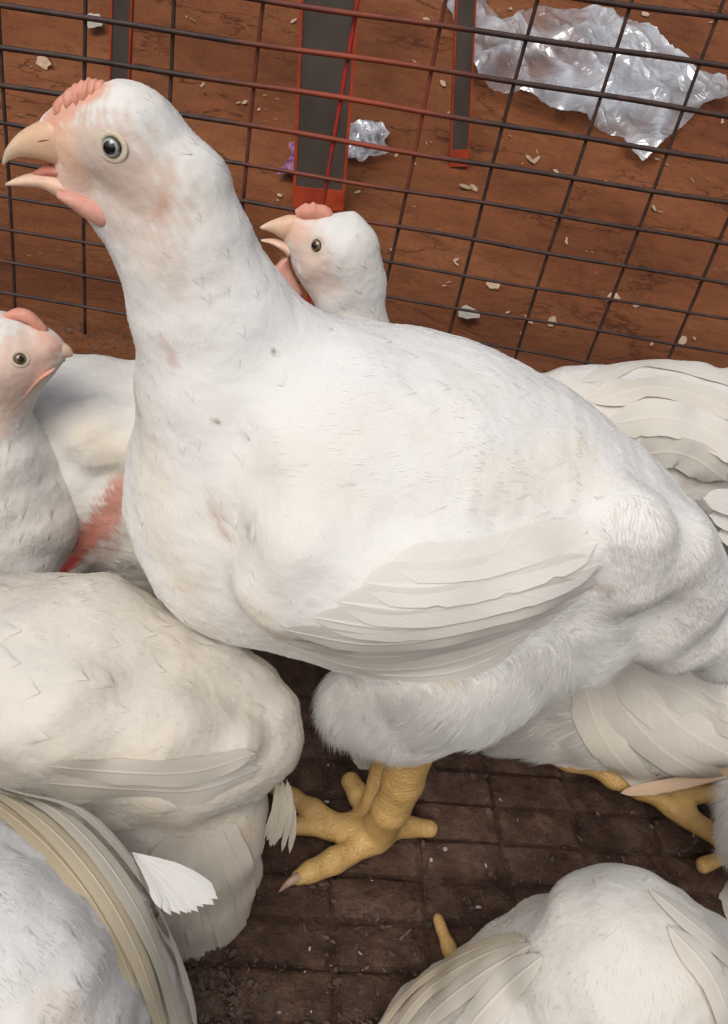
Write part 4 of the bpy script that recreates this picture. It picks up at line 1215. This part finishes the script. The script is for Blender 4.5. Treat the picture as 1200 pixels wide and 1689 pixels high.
for i, (p, w) in enumerate([([(1070, 1470), (1150, 1540), (1230, 1610)], 50), ([(1100, 1530), (1160, 1600), (1200, 1700)], 60)]):
    feather(h7, p, w, w7, off=(.001, .003), color=(.79, .76, .70), tip=.3, base=.3)

# ------------------------------------------------------------------ sitting hen under the tail of the standing one
h8 = Bird('hen', 'white hen sitting below the tail of the standing hen, fanned wing quills over orange legs', 'chicken', FL, .41, res=.0026)
b = h8
g = b.grp(.012, .012)
b.chain(g, [(1350, 1060, 150), (1220, 1110, 150), (1090, 1150, 125), (970, 1165, 88), (900, 1180, 66)], sy=.95, fur=1.2, fluff=.3)
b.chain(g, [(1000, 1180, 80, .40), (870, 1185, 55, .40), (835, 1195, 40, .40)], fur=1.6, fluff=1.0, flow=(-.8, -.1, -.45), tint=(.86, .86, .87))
g = b.grp(.004, .004)
lg = [b.ball(900, 1240, 14, .39), b.ball(1010, 1278, 20, .375), b.ball(1060, 1300, 21, .37), b.ball(1130, 1345, 17, .36), b.ball(1215, 1405, 15, z=.010)]
b.chain(g, lg, mat=1, fur=0)
b.chain(g, [b.ball(1040, 1290, 16, .375), b.ball(1120, 1300, 20, .375), b.ball(1230, 1310, 18, .37)], mat=1, fur=0)
b.chain(g, [b.ball(1215, 1405, 13, z=.010), b.ball(1160, 1425, 11, z=.008)], mat=1, fur=0)
h8.build(n_fur=16000, fur_len=.010, contour=.018)
w8 = sub(h8, 'wing')
for i, (p, w) in enumerate([([(960, 1120), (985, 1200), (1040, 1262), (1120, 1300)], 62), ([(985, 1105), (1040, 1180), (1110, 1240), (1190, 1280)], 70), ([(1010, 1095), (1080, 1160), (1150, 1210), (1240, 1250)], 74),
                            ([(1030, 1090), (1110, 1130), (1190, 1170), (1270, 1200)], 70), ([(1130, 1120), (1190, 1150), (1260, 1180)], 60)]):
    feather(h8, p, w, w8, off=(.003 + .0006 * i, .005 + .0008 * i), color=lerp((.79, .75, .67), (.80, .785, .75), i / 4), tip=.25, base=.2, camber=.1)
A_, B_ = atY(1230, 1262, .355), atY(1022, 1308, .36)
feather(h8, None, .0085, w8, P=[A_, lerp(A_, B_, .5) + np.array([0, 0, -.004]), B_], N=(0, -.6, .8), color=(.62, .46, .33), tip=.3, base=.2)

# ------------------------------------------------------------------ hen far right, by the fence
h9 = Bird('hen', 'white hen at right edge behind the tail of the standing hen, back to the fence', 'chicken', FL, .60, res=.003)
b = h9
g = b.grp(.014, .014)
b.chain(g, [(880, 720, 100), (960, 715, 110), (1090, 735, 138), (1220, 760, 148), (1360, 800, 110)], sy=.85)
b.chain(g, [(1100, 800, 110), (1150, 900, 70, .58)], sy=.85, fluff=.4)
g = b.grp(.01, .005)
nb_ = len(b.groups) - 1
W = [b.on_surface(u, v, r, pr, nb_) for u, v, r, pr in ((960, 680, 60, .006), (1080, 690, 80, .010), (1200, 740, 70, .010))]
b.chain(g, W, fur=.6)
h9.build(n_fur=10000, fur_len=.010, contour=.02)
w9 = sub(h9, 'wing')
for i, (p, w) in enumerate([([(960, 630), (1060, 600), (1160, 615), (1260, 650)], 40), ([(970, 660), (1080, 640), (1180, 665), (1270, 710)], 54), ([(1000, 700), (1100, 690), (1190, 725), (1260, 780)], 60), ([(1040, 750), (1120, 745), (1200, 790)], 60)]):
    feather(h9, p, w, w9, off=(.0004 + .0004 * i, .0016 + .0004 * i), color=lerp((.80, .77, .70), (.80, .785, .75), random.random()), tip=.25, base=.15, camber=.05, fray=.02)
for i, (a, bb) in enumerate((((1290, 850), (1155, 822)), ((1290, 880), (1165, 850)), ((1290, 905), (1178, 880)))):
    A_, B_ = atY(*a, .50), atY(*bb, .47)
    feather(h9, None, .019, w9, P=[A_, lerp(A_, B_, .5) + np.array([0, -.004, .004]), B_], N=(0, -.7, .7), color=(.80, .79, .77), tip=.3, base=.2)

# ------------------------------------------------------------------ hen at the right edge of the floor
h10 = Bird('hen', 'white hen cut off by the right edge, above the hunched hen', 'chicken', FL, .30, res=.0028)
b = h10
g = b.grp(.012, .012)
b.chain(g, [(1400, 1480, 130), (1290, 1530, 100), (1215, 1545, 72)], sy=1.0)
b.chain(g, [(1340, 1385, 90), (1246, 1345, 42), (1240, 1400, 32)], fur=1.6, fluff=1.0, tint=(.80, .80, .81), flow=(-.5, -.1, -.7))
h10.build(n_fur=9000, fur_len=.010, contour=.018)
